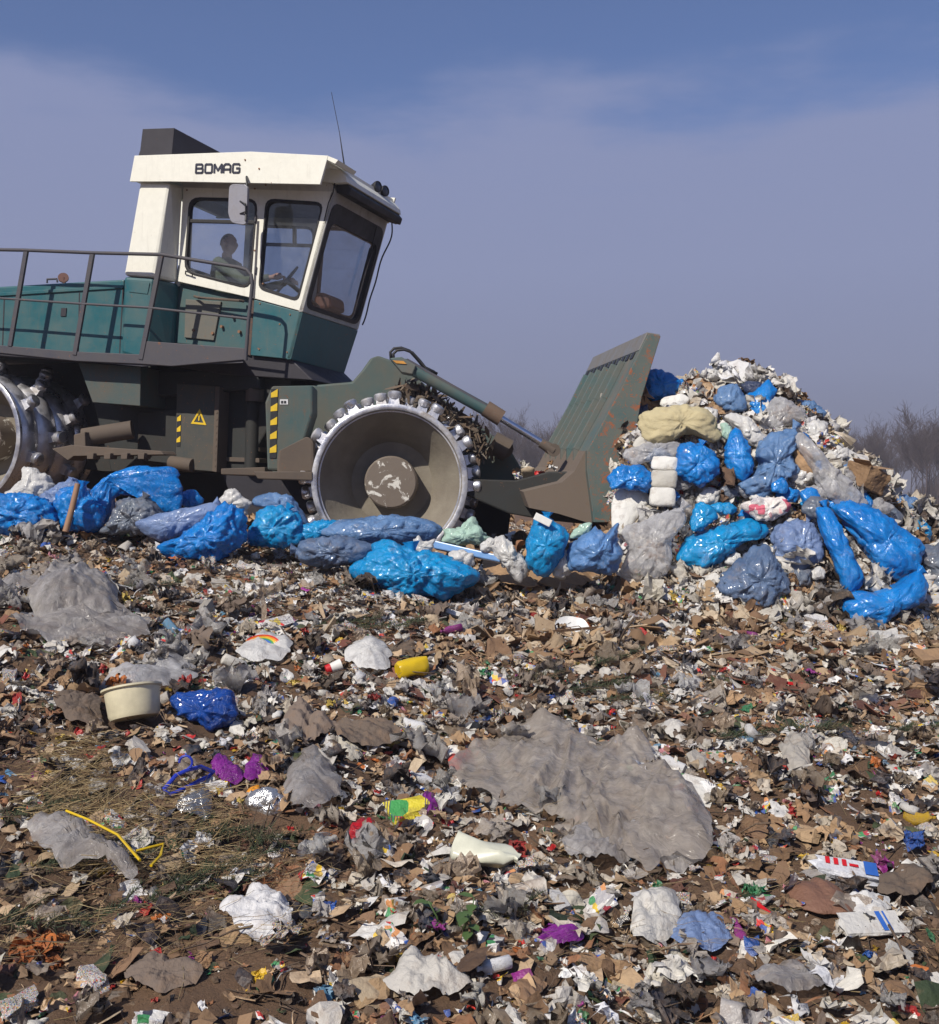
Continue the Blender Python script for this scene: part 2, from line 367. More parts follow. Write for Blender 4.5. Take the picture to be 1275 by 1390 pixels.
def heap(x, y):                            # the mound pushed up in front of the blade
    x = np.asarray(x, float); y = np.asarray(y, float)
    zc = np.interp(x, _hx, _hz); d = y - HY0
    k = np.where(d < 0, 1 - sst(-d / 2.15) , 1 - sst(d / 3.2))
    side = sst((x - (1.30 + .0 * y)) / .35 + .5) * (1 - sst((x - 4.6) / 1.5) * 1.0)
    g = ground(x, y); h = (zc - g) * k * side
    P = np.stack([x * 2.2, y * 2.2, x * 0], -1)
    return g + np.maximum(h, 0) * (1 + .12 * vn(P, 31))
def surf(x, y): return np.maximum(ground(x, y), heap(x, y))
_ys = np.concatenate([np.arange(2.6, 14, .02), np.arange(14, 80, .25)])
def hit(px, py, fn=surf):
    dx = (px - CX) / F; dz = (HY - py) / F
    z = 2 + dz * _ys; s = fn(dx * _ys, _ys); i = np.argmax(z <= s)
    return float(_ys[i]) if (z <= s).any() else 60.0
def U(px, py, Y): return Vector(((px - CX) / F * Y, Y, 2 + (HY - py) / F * Y))
def G(px, py, lift=0):
    Y = hit(px, py); p = U(px, py, Y); p.z += lift; return p

def soil():
    m, N, p = mat('landfill_soil'); co = coords(N)
    n1 = noise_(N, co, 1.2, 9, .65); n2 = noise_(N, co, 22, 8, .75); n3 = noise_(N, co, 6, 8, .7)
    c = mixc(N, maprange(N, n1.outputs[0], .35, .65), (.20, .118, .068), (.135, .08, .048))
    c = mixc(N, maprange(N, n2.outputs[0], .58, .66, 0, .7), c, (.34, .26, .18))
    c = mixc(N, maprange(N, n3.outputs[0], .58, .68, 0, .8), c, (.085, .056, .036))
    v = nd(N, 'ShaderNodeTexVoronoi', {'Scale': 26.0, 'Randomness': 1.0}); N.links.new(co, v.inputs['Vector'])
    s = nd(N, 'ShaderNodeSeparateColor', {0: v.outputs['Color']})
    m1 = nd(N, 'ShaderNodeMath', {0: s.outputs[0], 1: .90}, operation='GREATER_THAN')
    N.links.new(c, p.inputs['Base Color']); p.inputs['Roughness'].default_value = .95
    b = bump(N, n2.outputs[0], .9, .04, p); bump(N, n3.outputs[0], .8, .08, p, b); return m
SOIL = soil()
def axis_pts(a, b, step, lo, hi, grow=1.25):
    l = list(np.arange(a, b + 1e-6, step)); s = step; x = b
    while x < hi: s *= grow; x += s; l.append(x)
    s = step; x = a
    while x > lo: s *= grow; x -= s; l.insert(0, x)
    return np.array(l)
gx = axis_pts(-6.6, 6.6, .045, -900, 900); gy = axis_pts(2.2, 13.5, .045, -60, 1400)
X, Y = np.meshgrid(gx, gy); near = (1 - sst((Y - 16) / 12)) * (1 - sst((np.abs(X) - 10) / 10))
Z = ground(X, Y) + rough(X, Y) * near
def gridmesh(name, X, Y, Z, m):
    ny, nx = X.shape; i = np.arange((ny - 1) * (nx - 1)); r = i // (nx - 1); c = i % (nx - 1); a = r * nx + c
    me = raw_mesh(name, np.stack([X, Y, Z], -1).reshape(-1, 3), np.stack([a, a + 1, a + nx + 1, a + nx], -1).ravel(), np.full(len(i), 4))
    me.materials.append(m); o = bpy.data.objects.new(name, me); COL.objects.link(o); return o
tag(gridmesh('ground', X, Y, Z, SOIL), kind='structure')
hx = np.arange(.9, 6.6, .05); hy = np.arange(8.3, 14.6, .05); X, Y = np.meshgrid(hx, hy)
Z = heap(X, Y); edge_ = np.where(Z - ground(X, Y) < .03, -.25, 0); Z = Z + rough(X, Y) * 1.2 + edge_
hp = gridmesh('rubbish_mound', X, Y, Z, SOIL); tag(hp, 'dark soil and rubbish packed inside the high heap in front of the blade', 'rubbish heap', kind='stuff')

# ---------------------------------------------------------------- inflated shapes and draped sheets
def smooth_loop(pts, n):
    P = np.array(pts, float); m = len(P); out_ = []
    for i in range(m):
        p0, p1, p2, p3 = P[i - 1], P[i], P[(i + 1) % m], P[(i + 2) % m]
        for t in np.linspace(0, 1, 12, endpoint=False):
            cr_ = .5 * ((2 * p1) + (-p0 + p2) * t + (2 * p0 - 5 * p1 + 4 * p2 - p3) * t * t + (-p0 + 3 * p1 - 3 * p2 + p3) * t ** 3)
            out_.append(.75 * cr_ + .25 * (p1 + (p2 - p1) * t))
    Q = np.array(out_); d = np.r_[0, np.cumsum(np.linalg.norm(np.diff(np.vstack([Q, Q[:1]]), axis=0), axis=1))]
    s = np.linspace(0, d[-1], n, endpoint=False); Q2 = np.vstack([Q, Q[:1]])
    return np.stack([np.interp(s, d, Q2[:, 0]), np.interp(s, d, Q2[:, 1])], -1)
def poly_c(P):
    x, z = P[:, 0], P[:, 1]; x2, z2 = np.roll(x, -1), np.roll(z, -1); a = x * z2 - x2 * z; A = a.sum() / 2
    return np.array([((x + x2) * a).sum(), ((z + z2) * a).sum()]) / (6 * A)
def ring_faces(na, rings, off, center, flip=False):
    f = []
    for k in range(len(rings) - 1):
        a, b = rings[k], rings[k + 1]
        for i in range(na):
            j = (i + 1) % na; q = (a + i, a + j, b + j, b + i); f.append(q[::-1] if flip else q)
    a = rings[0]
    f += [((center, a + (i + 1) % na, a + i) if not flip else (center, a + i, a + (i + 1) % na)) for i in range(na)]
    return f
CNT = [100]; EXC = []
def pillow(name, pts, m, Y=None, T=.68, wr=1.0, knot=None, label=None, cat=None, group=None, foot=True, lean=0.0, parent=None, fold=1.0, push=0.0, seed=None, hard=False, cpt=None, puff=.5):
    CNT[0] += 1; s = seed or CNT[0]
    P = np.array(pts, float)
    if Y is None:
        Y = hit(P[:, 0].mean(), P[:, 1].max() - 4 if foot else P[:, 1].mean())
    Y += push
    W = np.stack([(P[:, 0] - CX) / F * Y, 2 + (HY - P[:, 1]) / F * Y], -1)
    size = math.sqrt(abs(np.cross(W, np.roll(W, -1, 0)).sum() / 2)); half = size / 2
    na = int(min(190, max(48, size * 4 / .016))); nr = max(10, int(na / 5.2))
    B = smooth_loop(W, na); c = poly_c(B) if cpt is None else np.array([(cpt[0] - CX) / F * Y, 2 + (HY - cpt[1]) / F * Y])
    V = []; rings = []
    K = np.array([(knot[0] - CX) / F * Y, 2 + (HY - knot[1]) / F * Y]) if knot else B[np.argmax(B[:, 1] + .3 * B[:, 0])]
    th = half * T
    def side(sg):
        fr = []
        for k in range(1, nr + 1):
            r = math.sin(k / nr * math.pi / 2) ** .9
            p = c + (B - c) * r; t = (max(0, 1 - r ** 2.4)) ** puff
            fr.append(np.stack([p[:, 0], np.full(na, sg * th * t), p[:, 1]], -1))
        return fr
    fr = side(-1); bk = side(1)
    A = np.concatenate([np.array([[c[0], -th, c[1]]])] + fr + [np.array([[c[0], th, c[1]]])] + bk[:-1])
    C3 = np.array([c[0], 0, c[1]]); D = A - C3; Dn = D / np.array([1, T * .9 + .1, 1]); Dn = Dn / (np.linalg.norm(Dn, axis=1, keepdims=True) + 1e-6)
    Dn[:, 1] = np.where(np.abs(A[:, 1]) > 0, Dn[:, 1], 0)
    k3 = np.array([K[0], 0, K[1]]); dk = A - k3; dist = np.linalg.norm(dk, axis=1); ang_ = np.arctan2(dk[:, 0], -dk[:, 2]); el = np.arctan2(dk[:, 1], np.hypot(dk[:, 0], dk[:, 2]) + .05)
    q = np.stack([ang_ * 4.0, el * 4.0, dist / max(half, .05) * .9], -1)
    fo = np.abs(vn(q, s)) * 2 - .6 + .5 * (np.abs(vn(q * 2.1 + 9, s + 5)) * 2 - .6)
    fo = fo * np.clip(dist / (half * .5), .15, 1) * np.clip(1.6 - dist / (half * 2.2), .3, 1)
    sc_ = 1 / max(.08, half * .75)
    big = fbm(A * sc_ * .9, s + 2, 2); rd = 1 - ridge(A * sc_ * 1.5, s + 9, 4, .62) * 2
    if hard: disp = half * wr * (.20 * big + .14 * rd)
    else:
        c1 = np.sqrt(np.clip(cells(A * sc_ * .95, s + 20) / .5, 0, 1)); c2 = np.sqrt(np.clip(cells(A * sc_ * 2.3 + 5, s + 30) / .5, 0, 1))
        disp = half * wr * (.10 * big + .14 * (c1 - .6) + .045 * (c2 - .6) + .06 * (-fo) * fold - .07 * rd)
        crs = ridge(A * 9 + 3 * vn(A * 3, s)[:, None], s + 70, 2, .5) ** 3; disp = disp + (crs - .3) * .022 * min(1, size * 2.2) * wr
    fac = np.ones(len(A)); 
    A2 = A + Dn * disp[:, None]
    fine = (np.abs(vn(A * 22 + fbm(A * 9, s + 3, 2)[:, None], s + 4)) - .3) * .007 * min(1, size * 3) * (wr if not hard else .3)
    A2 += Dn * fine[:, None]
    A2[:, 1] += lean * (A2[:, 2] - c[1])
    fs = []; rf = [1 + k * na for k in range(nr)]; fs += ring_faces(na, rf, 0, 0)
    cb = 1 + nr * na; rb = [cb + 1 + k * na for k in range(nr - 1)] + [rf[-1]]; fs += ring_faces(na, rb, 0, cb, True)
    A2[:, 1] += Y
    if Y < 8.6: EXC.append((c[0], Y - .05, size * .55))
    o = link(name, A2, fs, m, parent=parent, origin=None if parent else (c[0], Y, A2[:, 2].min()), smooth=True)
    if parent is None: tag(o, label, cat, group)
    if parent is None and name == 'rubbish_bag' and size > .3 and s % 3:
        kk = B[np.argmin(np.abs(np.hypot(B[:, 0] - K[0], B[:, 1] - K[1]))) ]; out = np.array([kk[0] - c[0], kk[1] - c[1]]); out = out / (np.linalg.norm(out) + 1e-6); nn = 9; tv = []
        for i in range(nn):
            for j in range(12):
                t = i / (nn - 1); a = 2 * math.pi * j / 12; r = (.016 + .055 * t ** 1.3) * (1 + .45 * math.sin(a * 4 + s) * t) * min(1.3, size * 1.6); L_ = (.02 + .13 * t) * min(1.3, size * 1.6); px_, pz_ = kk[0] + out[0] * (L_ - .05), kk[1] + out[1] * (L_ - .05)
                tv.append((px_ - out[1] * r * math.cos(a), Y + lean * (pz_ - c[1]) + r * .6 * math.sin(a) - .02, pz_ + out[0] * r * math.cos(a)))
        tf = [(i * 12 + j, i * 12 + (j + 1) % 12, (i + 1) * 12 + (j + 1) % 12, (i + 1) * 12 + j) for i in range(nn - 1) for j in range(12)]
        link('tied_neck', tv, tf, m, parent=o, smooth=True)
    return o
def drape(name, pts, m, lift=.05, wr=.05, label=None, cat=None, peaks=(), freq=3.0, group=None, dens=.02, hem=0.6, parent=None, thick=0):
    CNT[0] += 1; s = CNT[0]
    W = np.array([[p.x, p.y] for p in (G(a, b) for a, b in pts)])
    size = math.sqrt(abs(np.cross(W, np.roll(W, -1, 0)).sum() / 2)); na = int(min(230, max(40, size * 4 / dens))); nr = max(8, int(na / 5.5))
    B = smooth_loop(W, na); ci = poly_c(B)
    B = B + np.stack([vn(np.stack([B[:, 0] * 5 / size, B[:, 1] * 5 / size, B[:, 0] * 0], -1), s + 3), vn(np.stack([B[:, 0] * 5 / size, B[:, 1] * 5 / size, B[:, 0] * 0 + 5], -1), s + 4)], -1) * size * .05
    B = B + np.stack([vn(np.stack([B[:, 0] * 14, B[:, 1] * 14, B[:, 0] * 0], -1), s + 1), vn(np.stack([B[:, 0] * 14, B[:, 1] * 14, B[:, 0] * 0 + 5], -1), s + 2)], -1) * size * .02
    lift = min(lift, size * .28); wr = min(wr, size * .16); th_ = (s * 1.7) % 3.1; ca, sa = math.cos(th_), math.sin(th_)
    V = [ci[None]] + [ci + (B - ci) * (k / nr) for k in range(1, nr + 1)]; V = np.concatenate(V); rr = np.concatenate([[0]] + [np.full(na, k / nr) for k in range(1, nr + 1)])
    P3 = np.stack([V[:, 0], V[:, 1], V[:, 0] * 0], -1)
    fq = max(freq, 1.6 / size); freq = fq; Q3 = np.stack([(V[:, 0] * ca + V[:, 1] * sa) * fq * 2.4, (V[:, 1] * ca - V[:, 0] * sa) * fq * .55, V[:, 0] * 0], -1)
    z = surf(V[:, 0], V[:, 1]) + lift * (1 - rr ** 3 * hem) + wr * .8 * (.8 - ridge(Q3, s + 40, 3, .55)) + (1 if size > .6 else .3) * min(wr, .05) * 1.1 * ridge(Q3 * 1.3 + 7, s + 44, 3, .6) ** 4 + (1 if size > .6 else .3) * min(wr, .04) * .7 * ridge(P3 * fq * 2.6, s + 47, 2, .5) ** 4 + wr * (1.1 - ridge(P3 * freq * np.array([1, .55, 1]), s, 4, .5) * 1.3) + wr * .8 * np.abs(fbm(P3 * freq * .7, s + 8, 2))
    for (pp, ph, pr) in peaks:
        g = G(*pp); d = np.hypot(V[:, 0] - g.x, V[:, 1] - g.y); z += ph * np.exp(-1.5 * np.sqrt(d * d + .0006) / pr) * 1.15
    A = np.stack([V[:, 0], V[:, 1], z], -1)
    if size < .9: EXC.append((ci[0], ci[1] - .02, size * (.28 if size > .28 else .45)))
    fs = ring_faces(na, [1 + k * na for k in range(nr)], 0, 0)
    o = link(name, A, fs, m, parent=parent, origin=None if parent else (ci[0], ci[1], A[:, 2].min()), smooth=True)
    if thick:
        md = o.modifiers.new('thickness', 'SOLIDIFY'); md.thickness = thick; md.offset = -1
    if parent is None: tag(o, label, cat, group)
    return o

# ---------------------------------------------------------------- the compactor
class Plane:                                # upright plane with a heading; offsets run away from the camera side
    def __init__(s, O, yaw):
        s.O = Vector(O); s.a = Vector((math.cos(yaw), -math.sin(yaw), 0)); s.n = Vector((math.sin(yaw), math.cos(yaw), 0))
    def p(s, px, py, off=0):
        d = Vector(((px - CX) / F, 1, (HY - py) / F)); t = ((s.O - CAM).dot(s.n) + off) / d.dot(s.n); return CAM + d * t
    def ps(s, pts, off=0): return [s.p(a, b, off) for a, b in pts]
RU = Plane(U(-45, 593, 12.3), math.radians(20))      # rear unit, on the plane of its near wheel's face
FU = Plane(U(529, 654, 10.5), math.radians(-1.5))    # front unit
mroot = empty('landfill_compactor', U(300, 740, 11.6), 'green and white steel wheeled compactor with cab and raised blade, pushing rubbish', 'compactor')
def rp(name, polys, off, depth, m, unit=None, bevel=.006, parent=None, holes=(), sh=0):
    u = unit or RU; b = MB()
    if not isinstance(polys[0][0], (tuple, list)): polys = [polys]
    for q in polys: b.prism([p + u.n * sh for p in u.ps(q, off)], u.n * depth, [[p + u.n * sh for p in u.ps(h, off)] for h in holes])
    return part(name, b, m, parent or mroot, bevel=bevel)
def rround(pts, r=.16, n=5):                # round the corners of a pixel polygon
    out_ = []; m = len(pts)
    for i in range(m):
        a, b, c = np.array(pts[i - 1], float), np.array(pts[i], float), np.array(pts[(i + 1) % m], float)
        k = min(np.linalg.norm(a - b), np.linalg.norm(c - b)); l = k * r
        p0 = b + (a - b) / np.linalg.norm(a - b) * l; p1 = b + (c - b) / np.linalg.norm(c - b) * l
        for t in np.linspace(0, 1, n): out_.append(tuple((1 - t) ** 2 * p0 + 2 * t * (1 - t) * b + t * t * p1))
    return out_
CO = .55; CWD = 1.32                          # cab: near side offset and width
W_DOOR = [(257, 268), (349, 270), (339, 392), (250, 369)]
W_SIDE = [(361, 270), (439, 275), (404, 408), (351, 391)]
side_out = [(248.7, 254), (455, 259.6), (411, 423), (345, 405), (241.5, 382)]
rp('cab_side_frame', side_out, CO, .022, WHITE, holes=[rround(W_DOOR), rround(W_SIDE)])
far_out = side_out
rp('cab_side_frame', side_out, CO, .045, WHITE, sh=CWD - .045, holes=[rround(W_DOOR), rround([(361, 270), (439, 275), (404, 408), (351, 391)])])
def inset(pts, k):
    c = np.mean(np.array(pts), 0); return [tuple(c + (np.array(p) - c) * k) for p in pts]
def grow(pts, d):
    c = np.mean(np.array(pts), 0); return [tuple(np.array(p) + (np.array(p) - c) / np.linalg.norm(np.array(p) - c) * d) for p in pts]
for off, nm, sh_ in ((CO, 1, 0), (CO, 0, CWD - .045)):
    for wpx in (W_DOOR, W_SIDE):
        o_ = -.008 if nm else -.004
        g = rp('window_seal', rround(grow(wpx, 1.2)), off + o_, .06, RUBBER, holes=[rround(grow(wpx, -3.2))], sh=sh_)
        rp('window_pane', rround(grow(wpx, -2.6)), off + .022, .006, GLASS, bevel=0, parent=g, sh=sh_)
# sliding part of the door window and the bar across the far windows
rp('window_bar', [(258, 297), (347, 299), (347, 304), (257, 302)], CO + .004, .03, RUBBER)
rp('window_bar', [(258, 294), (347, 296), (347, 301), (257, 299)], CO, .03, DARK, sh=CWD - .06)
rp('window_bar', [(318, 270), (323, 270), (323, 298), (318, 298)], CO, .03, DARK, sh=CWD - .065)
# lower cab
rp('cab_lower_panel', [(345, 406.5), (411, 424), (395, 487.5), (340, 482)], CO + .01, .05, TEAL)
rp('cab_door_panel', [(241, 384), (350, 406), (342, 476), (235, 465)], CO + .07, .04, TEALD)
rp('door_jamb', [(338, 404), (346, 406), (340, 483), (331, 480)], CO + .03, .04, paint('rusty_jamb', (.06, .035, .03), .7, .4, .35, 6))
rp('door_seam', [(349, 300), (352, 300), (346, 404), (343, 404)], CO - .004, .02, RAIL, bevel=0)
rp('door_step_well', [(252, 406), (300, 409), (290, 462), (250, 458)], CO + .045, .035, paint('worn_step', (.09, .105, .10), .7, .8, .2, 5, dirtcol=(.17, .15, .12)))
b = MB(); b.tube([RU.p(264, 402, CO + .02), RU.p(270, 404, CO - .03), RU.p(325, 408, CO - .03), RU.p(331, 409, CO + .02)], .014); part('door_bar', b, MUD, mroot, smooth='auto')
for x, y in ((300, 443), (288, 452), (315, 430), (324, 450), (262, 448)):
    b = MB(); b.lathe(RU.p(x, y, CO + .03), RU.n, [(0, .0), (0, .016), (.06, .016)], 10); part('bolt', b, paint('rusty_bolt', (.25, .12, .06), .6, .3, .2, 9), mroot, smooth='auto')
# front of the cab: windscreen, sill and nose panel, running across the machine
def cross(pts, off0, off1, flare=0): return [RU.p(x, y, off0) for x, y in pts]
A0 = RU.p(455, 259.6, CO); B0 = RU.p(411, 423, CO); Wv = RU.n * CWD
def ws(u, v, o=0):                            # point on the windscreen: u across 0..1, v down 0..1
    return A0 + (B0 - A0) * v + Wv * u - RU.a * o
def wsq(u0, u1, v0, v1, o=0): return [ws(u0, v0, o), ws(u1, v0, o), ws(u1, v1, o), ws(u0, v1, o)]
def wround(q, r=.12, n=5):
    out_ = []
    for i in range(4):
        a, b_, c = q[i - 1], q[i], q[(i + 1) % 4]; l = min((a - b_).length, (c - b_).length) * r
        p0 = b_ + (a - b_).normalized() * l; p1 = b_ + (c - b_).normalized() * l
        for t in np.linspace(0, 1, n): out_.append(p0 * (1 - t) ** 2 + b_ * 2 * t * (1 - t) + p1 * t * t)
    return out_
b = MB(); b.prism(wsq(-.0, 1.0, 0, 1.0), -RU.a * .05, [wround(wsq(.02, .97, .09, .955))]); part('windscreen_frame', b, paint('grey_frame', (.42, .42, .42), .5, .3, .05, 5), mroot, bevel=.005)
b = MB(); b.prism(wround(wsq(.012, .975, .08, .965, -.008)), -RU.a * .06, [wround(wsq(.07, .93, .235, .93, -.008))]); sealf = part('windscreen_seal', b, RUBBER, mroot)
b = MB(); b.prism(wround(wsq(.06, .94, .15, .925, .02)), -RU.a * .006); part('window_pane', b, GLASS, sealf)
N1 = RU.p(395, 487.5, CO + .01); B1 = RU.p(411, 424, CO + .01)
b = MB(); b.prism([B1, B1 + Wv, N1 + Wv * .94 + Vector((0, 0, -.02)), N1 + Vector((0, 0, -.0))], -RU.a * .05); part('cab_nose_panel', b, TEAL, mroot, bevel=.005)
# cab floor, rear wall, roof
fl = RU.ps([(345, 470), (397, 486), (420, 512), (300, 512), (235, 480)], CO + .03)
b = MB(); b.prism(RU.ps([(232, 466), (340, 482), (396, 488), (425, 516), (300, 508), (236, 497)], CO + .06), RU.n * (CWD - .12)); part('cab_floor', b, BLACKP, mroot, bevel=.01)
b = MB(); b.prism(RU.ps([(242, 360), (249, 360), (243, 388), (236, 388)], CO + .05), RU.n * (CWD - .1)); part('cab_rear_wall', b, WHITE, mroot)
b = MB(); b.prism(RU.ps([(246, 250), (252, 250), (247, 384), (241, 384)], CO + CWD - .22), RU.n * .17); part('rear_corner_post', b, WHITE, mroot)
# rear column with a sloping inner face
cN = RU.ps([(190, 244), (231, 248), (209, 376.5), (167.5, 373.7)], .28)
cF = [RU.p(193.5, 244, .28) + RU.n * .42, RU.p(248.7, 252, CO + .02), RU.p(241.6, 384, CO + .02), RU.p(168, 373.7, .28) + RU.n * .42]
def column(name, n_, f_, m):
    mid = [n_[1] + (n_[0] - n_[1]) * .0, f_[1]]
    b = MB(); vs = [n_[0], n_[1], f_[1], f_[0], n_[3], n_[2], f_[2], f_[3]]
    b.add(vs, [(0, 1, 2, 3), (7, 6, 5, 4), (0, 4, 5, 1), (1, 5, 6, 2), (2, 6, 7, 3), (3, 7, 4, 0)]); return part(name, b, m, mroot, bevel=.035)
column('rear_pillar', cN, cF, WHITE)
tN = RU.ps([(168, 374.5), (206.5, 377.5), (196, 489), (164, 480)], .28); tF = [RU.p(168, 374.5, .28) + RU.n * 1.45, RU.p(241.6, 384.8, CO + .02), RU.p(234, 496, CO + .02), RU.p(164, 480, .28) + RU.n * 1.55]
column('rear_pillar_base', tN, tF, TEAL)
rp('access_flap', [(176, 381), (203, 384), (200, 399), (175, 396)], .272, .01, TEAL, bevel=.002)
# roof: white fascia all round and lid
FO = .22
fas = [(182.5, 211), (340, 205.5), (445.5, 211), (434.5, 250), (230, 246), (176, 246)]
b = MB(); b.prism(RU.ps(fas, FO), RU.n * .03); roof = part('roof_fascia', b, WHITE, mroot, bevel=.004)
b = MB(); b.prism(RU.ps([(183, 214), (340, 209), (444, 214), (444, 221), (340, 216), (183, 221)], FO + .03), RU.n * (CWD + .30)); part('roof_lid', b, WHITE, mroot, bevel=.004)
b = MB(); b.prism([p + RU.n * (CWD + .33) for p in RU.ps(fas, FO)], RU.n * .03); part('roof_fascia', b, WHITE, mroot, bevel=.004)
b = MB(); q = RU.ps([(445.5, 211.5), (459, 217), (455, 222), (443, 216)], FO + .005); b.prism(q, RU.n * .42); part('roof_visor', b, WHITE, mroot)
b = MB(); b.prism(RU.ps([(178, 244), (184, 214), (192, 214), (190, 246)], FO + .03), RU.n * (CWD + .30)); part('roof_rear_fascia', b, WHITE, mroot)
b = MB(); b.prism(RU.ps([(246, 236), (446, 240), (456, 260), (248, 256)], CO + .002), RU.n * (CWD - .01)); part('roof_header', b, paint('cab_headliner', (.55, .55, .52), .6, .3, .0), mroot)
# front gutter beam, visor, lamps
b = MB(); b.prism(RU.ps([(438, 227), (462, 230), (470, 240), (471, 247), (455, 248), (436, 245)], CO - .05), RU.n * (CWD + .06)); part('front_beam', b, WHITE, mroot, bevel=.006)
b = MB(); b.prism(RU.ps([(457, 249), (471, 248), (477, 256), (474, 265), (456, 261)], CO + .02), RU.n * (CWD - .0)); part('sun_visor', b, RUBBER, mroot, bevel=.01)
def lamp(px, py, off, r):
    c = RU.p(px, py, off); b = MB(); d = (RU.a * .9 - RU.n * .25).normalized()
    b.lathe(c, d, [(-.10, 0), (-.09, r * .5), (-.02, r), (.0, r * 1.05), (.012, r), (.004, r * .85)], 24); l = part('work_lamp', b, RUBBER, mroot, smooth='auto')
    b = MB(); b.lathe(c, d, [(.003, r * .88), (.008, r * .5), (.010, 0)], 24); part('lens', b, simple('lamp_lens', (.05, .05, .06), .1), l, smooth=True)
def at(px, py, Y): return U(px, py, Y)
# the two roof lamps and the lamp box at the far end of the visor
fx = RU.p(470, 240, CO).dot(RU.n)
lamp(513, 253, CO + .86, .058); lamp(523, 259, CO + 1.02, .058)
b = MB(); c = RU.p(528, 292, CO + CWD - .02); b.prism([c + RU.a * x + Vector((0, 0, z)) for x, z in ((-.16, -.0), (.02, -.07), (.06, .03), (-.12, .10))], RU.n * .18); part('lamp_box', b, RUBBER, mroot, bevel=.01)
# cable from the roof down the far edge of the windscreen
q0 = ws(1, .0, -.05) + RU.n * .04; q1 = ws(1, .95, -.02) + RU.n * .02
b = MB(); b.tube([q0 + (q1 - q0) * t + (RU.a * (.025 * math.sin(t * 9) + .035 * math.sin(t * math.pi) - .02) + RU.n * .03 * math.sin(t * 14)) for t in np.linspace(0, 1, 24)], .009, 6); part('cable', b, RUBBER, mroot, smooth=True)
b = MB(); b.tube([ws(.78, .1, -.03), ws(.80, .35, -.035), ws(.77, .62, -.03)], .009, 6); b.bar(ws(.765, .3, -.035), ws(.775, .75, -.035), .02, .012); part('wiper', b, RUBBER, mroot)
# box on the roof
b = MB(); b.prism(RU.ps([(193.5, 174.7), (236.6, 173.3), (233, 212), (187, 213), (190, 204)], CO - .02), RU.n * 1.25); part('roof_air_box', b, BLACKP, mroot, bevel=.006)
# lettering on the fascia: stroked capitals
def letters(text, p0, p1, h_px, off, m, name='lettering', st=.17):
    gl = {'B': ([[(0, 0), (0, 1), (.7, 1), (.8, .9), (.8, .6), (.7, .52), (0, .52)], [(.7, .52), (.85, .42), (.85, .1), (.75, 0), (0, 0)]]),
          'O': ([[(.1, 0), (0, .1), (0, .9), (.1, 1), (.75, 1), (.85, .9), (.85, .1), (.75, 0), (.1, 0)]]),
          'M': ([[(0, 0), (0, 1)], [(0, 1), (.45, .25)], [(.45, .25), (.9, 1)], [(.9, 1), (.9, 0)]]),
          'A': ([[(0, 0), (0, .8), (.2, 1), (.65, 1), (.85, .8), (.85, 0)], [(0, .38), (.85, .38)]]),
          'G': ([[(.85, .85), (.75, 1), (.1, 1), (0, .9), (0, .1), (.1, 0), (.75, 0), (.85, .1), (.85, .5), (.45, .5)]])}
    n = len(text); b = MB(); wd = (p1[0] - p0[0]) / n
    for i, ch in enumerate(text):
        for ln in gl[ch]:
            P = []
            for u, v in ln:
                fx_ = p0[0] + wd * (i + u * .86 + .03 + v * .05); t = (fx_ - p0[0]) / (p1[0] - p0[0]); P.append(RU.p(fx_, p0[1] + (p1[1] - p0[1]) * t - v * h_px, off))
            for a, c in zip(P[:-1], P[1:]):
                d = (c - a).normalized(); b.bar(a - d * .004, c + d * .004, .021, .004, RU.n)
    return part(name, b, m, roof)
letters('BOMAG', (265.5, 234.5), (328, 234), 11.5, FO - .004, LETTER)
# mirror
b = MB(); mq = rround([(311, 249.5), (332, 249.5), (336, 254), (334.5, 306), (314, 302), (309.5, 290)], .35); b.prism(RU.ps(mq, .10), RU.n * .04); mir = part('mirror', b, paint('mirror_back', (.26, .26, .30), .35, .2, .03, 6), mroot, bevel=.012)
b = MB(); b.tube([RU.p(335, 240, FO), RU.p(335.5, 246, .14), RU.p(334, 300, .09)], .013); b.tube([RU.p(326, 273, .10), RU.p(333, 277, .07), RU.p(334, 287, .07), RU.p(326, 290, .10)], .008); part('bracket', b, RUBBER, mir, smooth='auto')
# aerial
b = MB(); b.tube([RU.p(468, 228, CO + .35), RU.p(461, 180, CO + .35), RU.p(450, 125, CO + .35)], [.010, .004, .003], 6); part('aerial', b, RUBBER, mroot)
# small fittings on the cab and hood
RB = MAT['rusty_bolt']
for k, (x, y, o_) in enumerate(((333, 217, FO), (352, 229, FO), (361, 251, CO), (254, 258, CO), (346, 256, CO), (357, 385, CO), (346, 340, CO), (394, 427, CO + .01), (353, 412, CO + .01), (352, 474, CO + .01), (390, 478, CO + .01), (380, 440, CO + .01))):
    b = MB(); b.lathe(RU.p(x, y, o_), RU.n, [(-.008, 0), (-.008, .009), (.01, .011)], 8); part('bolt', b, RB, mroot)
for y in (292, 362):
    b = MB(); b.tube([RU.p(347.5, y, CO - .012), RU.p(346.5, y + 9, CO - .012)], .012, 8); part('hinge', b, RAIL, mroot, smooth='auto')
b = MB(); b.tube([RU.p(252, 372, CO - .01), RU.p(252, 368, CO - .045), RU.p(261, 371, CO - .045), RU.p(261, 375, CO - .01)], .008, 8); part('door_handle', b, RUBBER, mroot, smooth='auto')
b = MB(); b.tube([RU.p(455, 246, CO - .03), RU.p(452, 262, CO - .03), RU.p(446, 275, CO - .02), RU.p(440, 300, CO - .02)], .006, 6); part('cable', b, RUBBER, mroot, smooth=True)
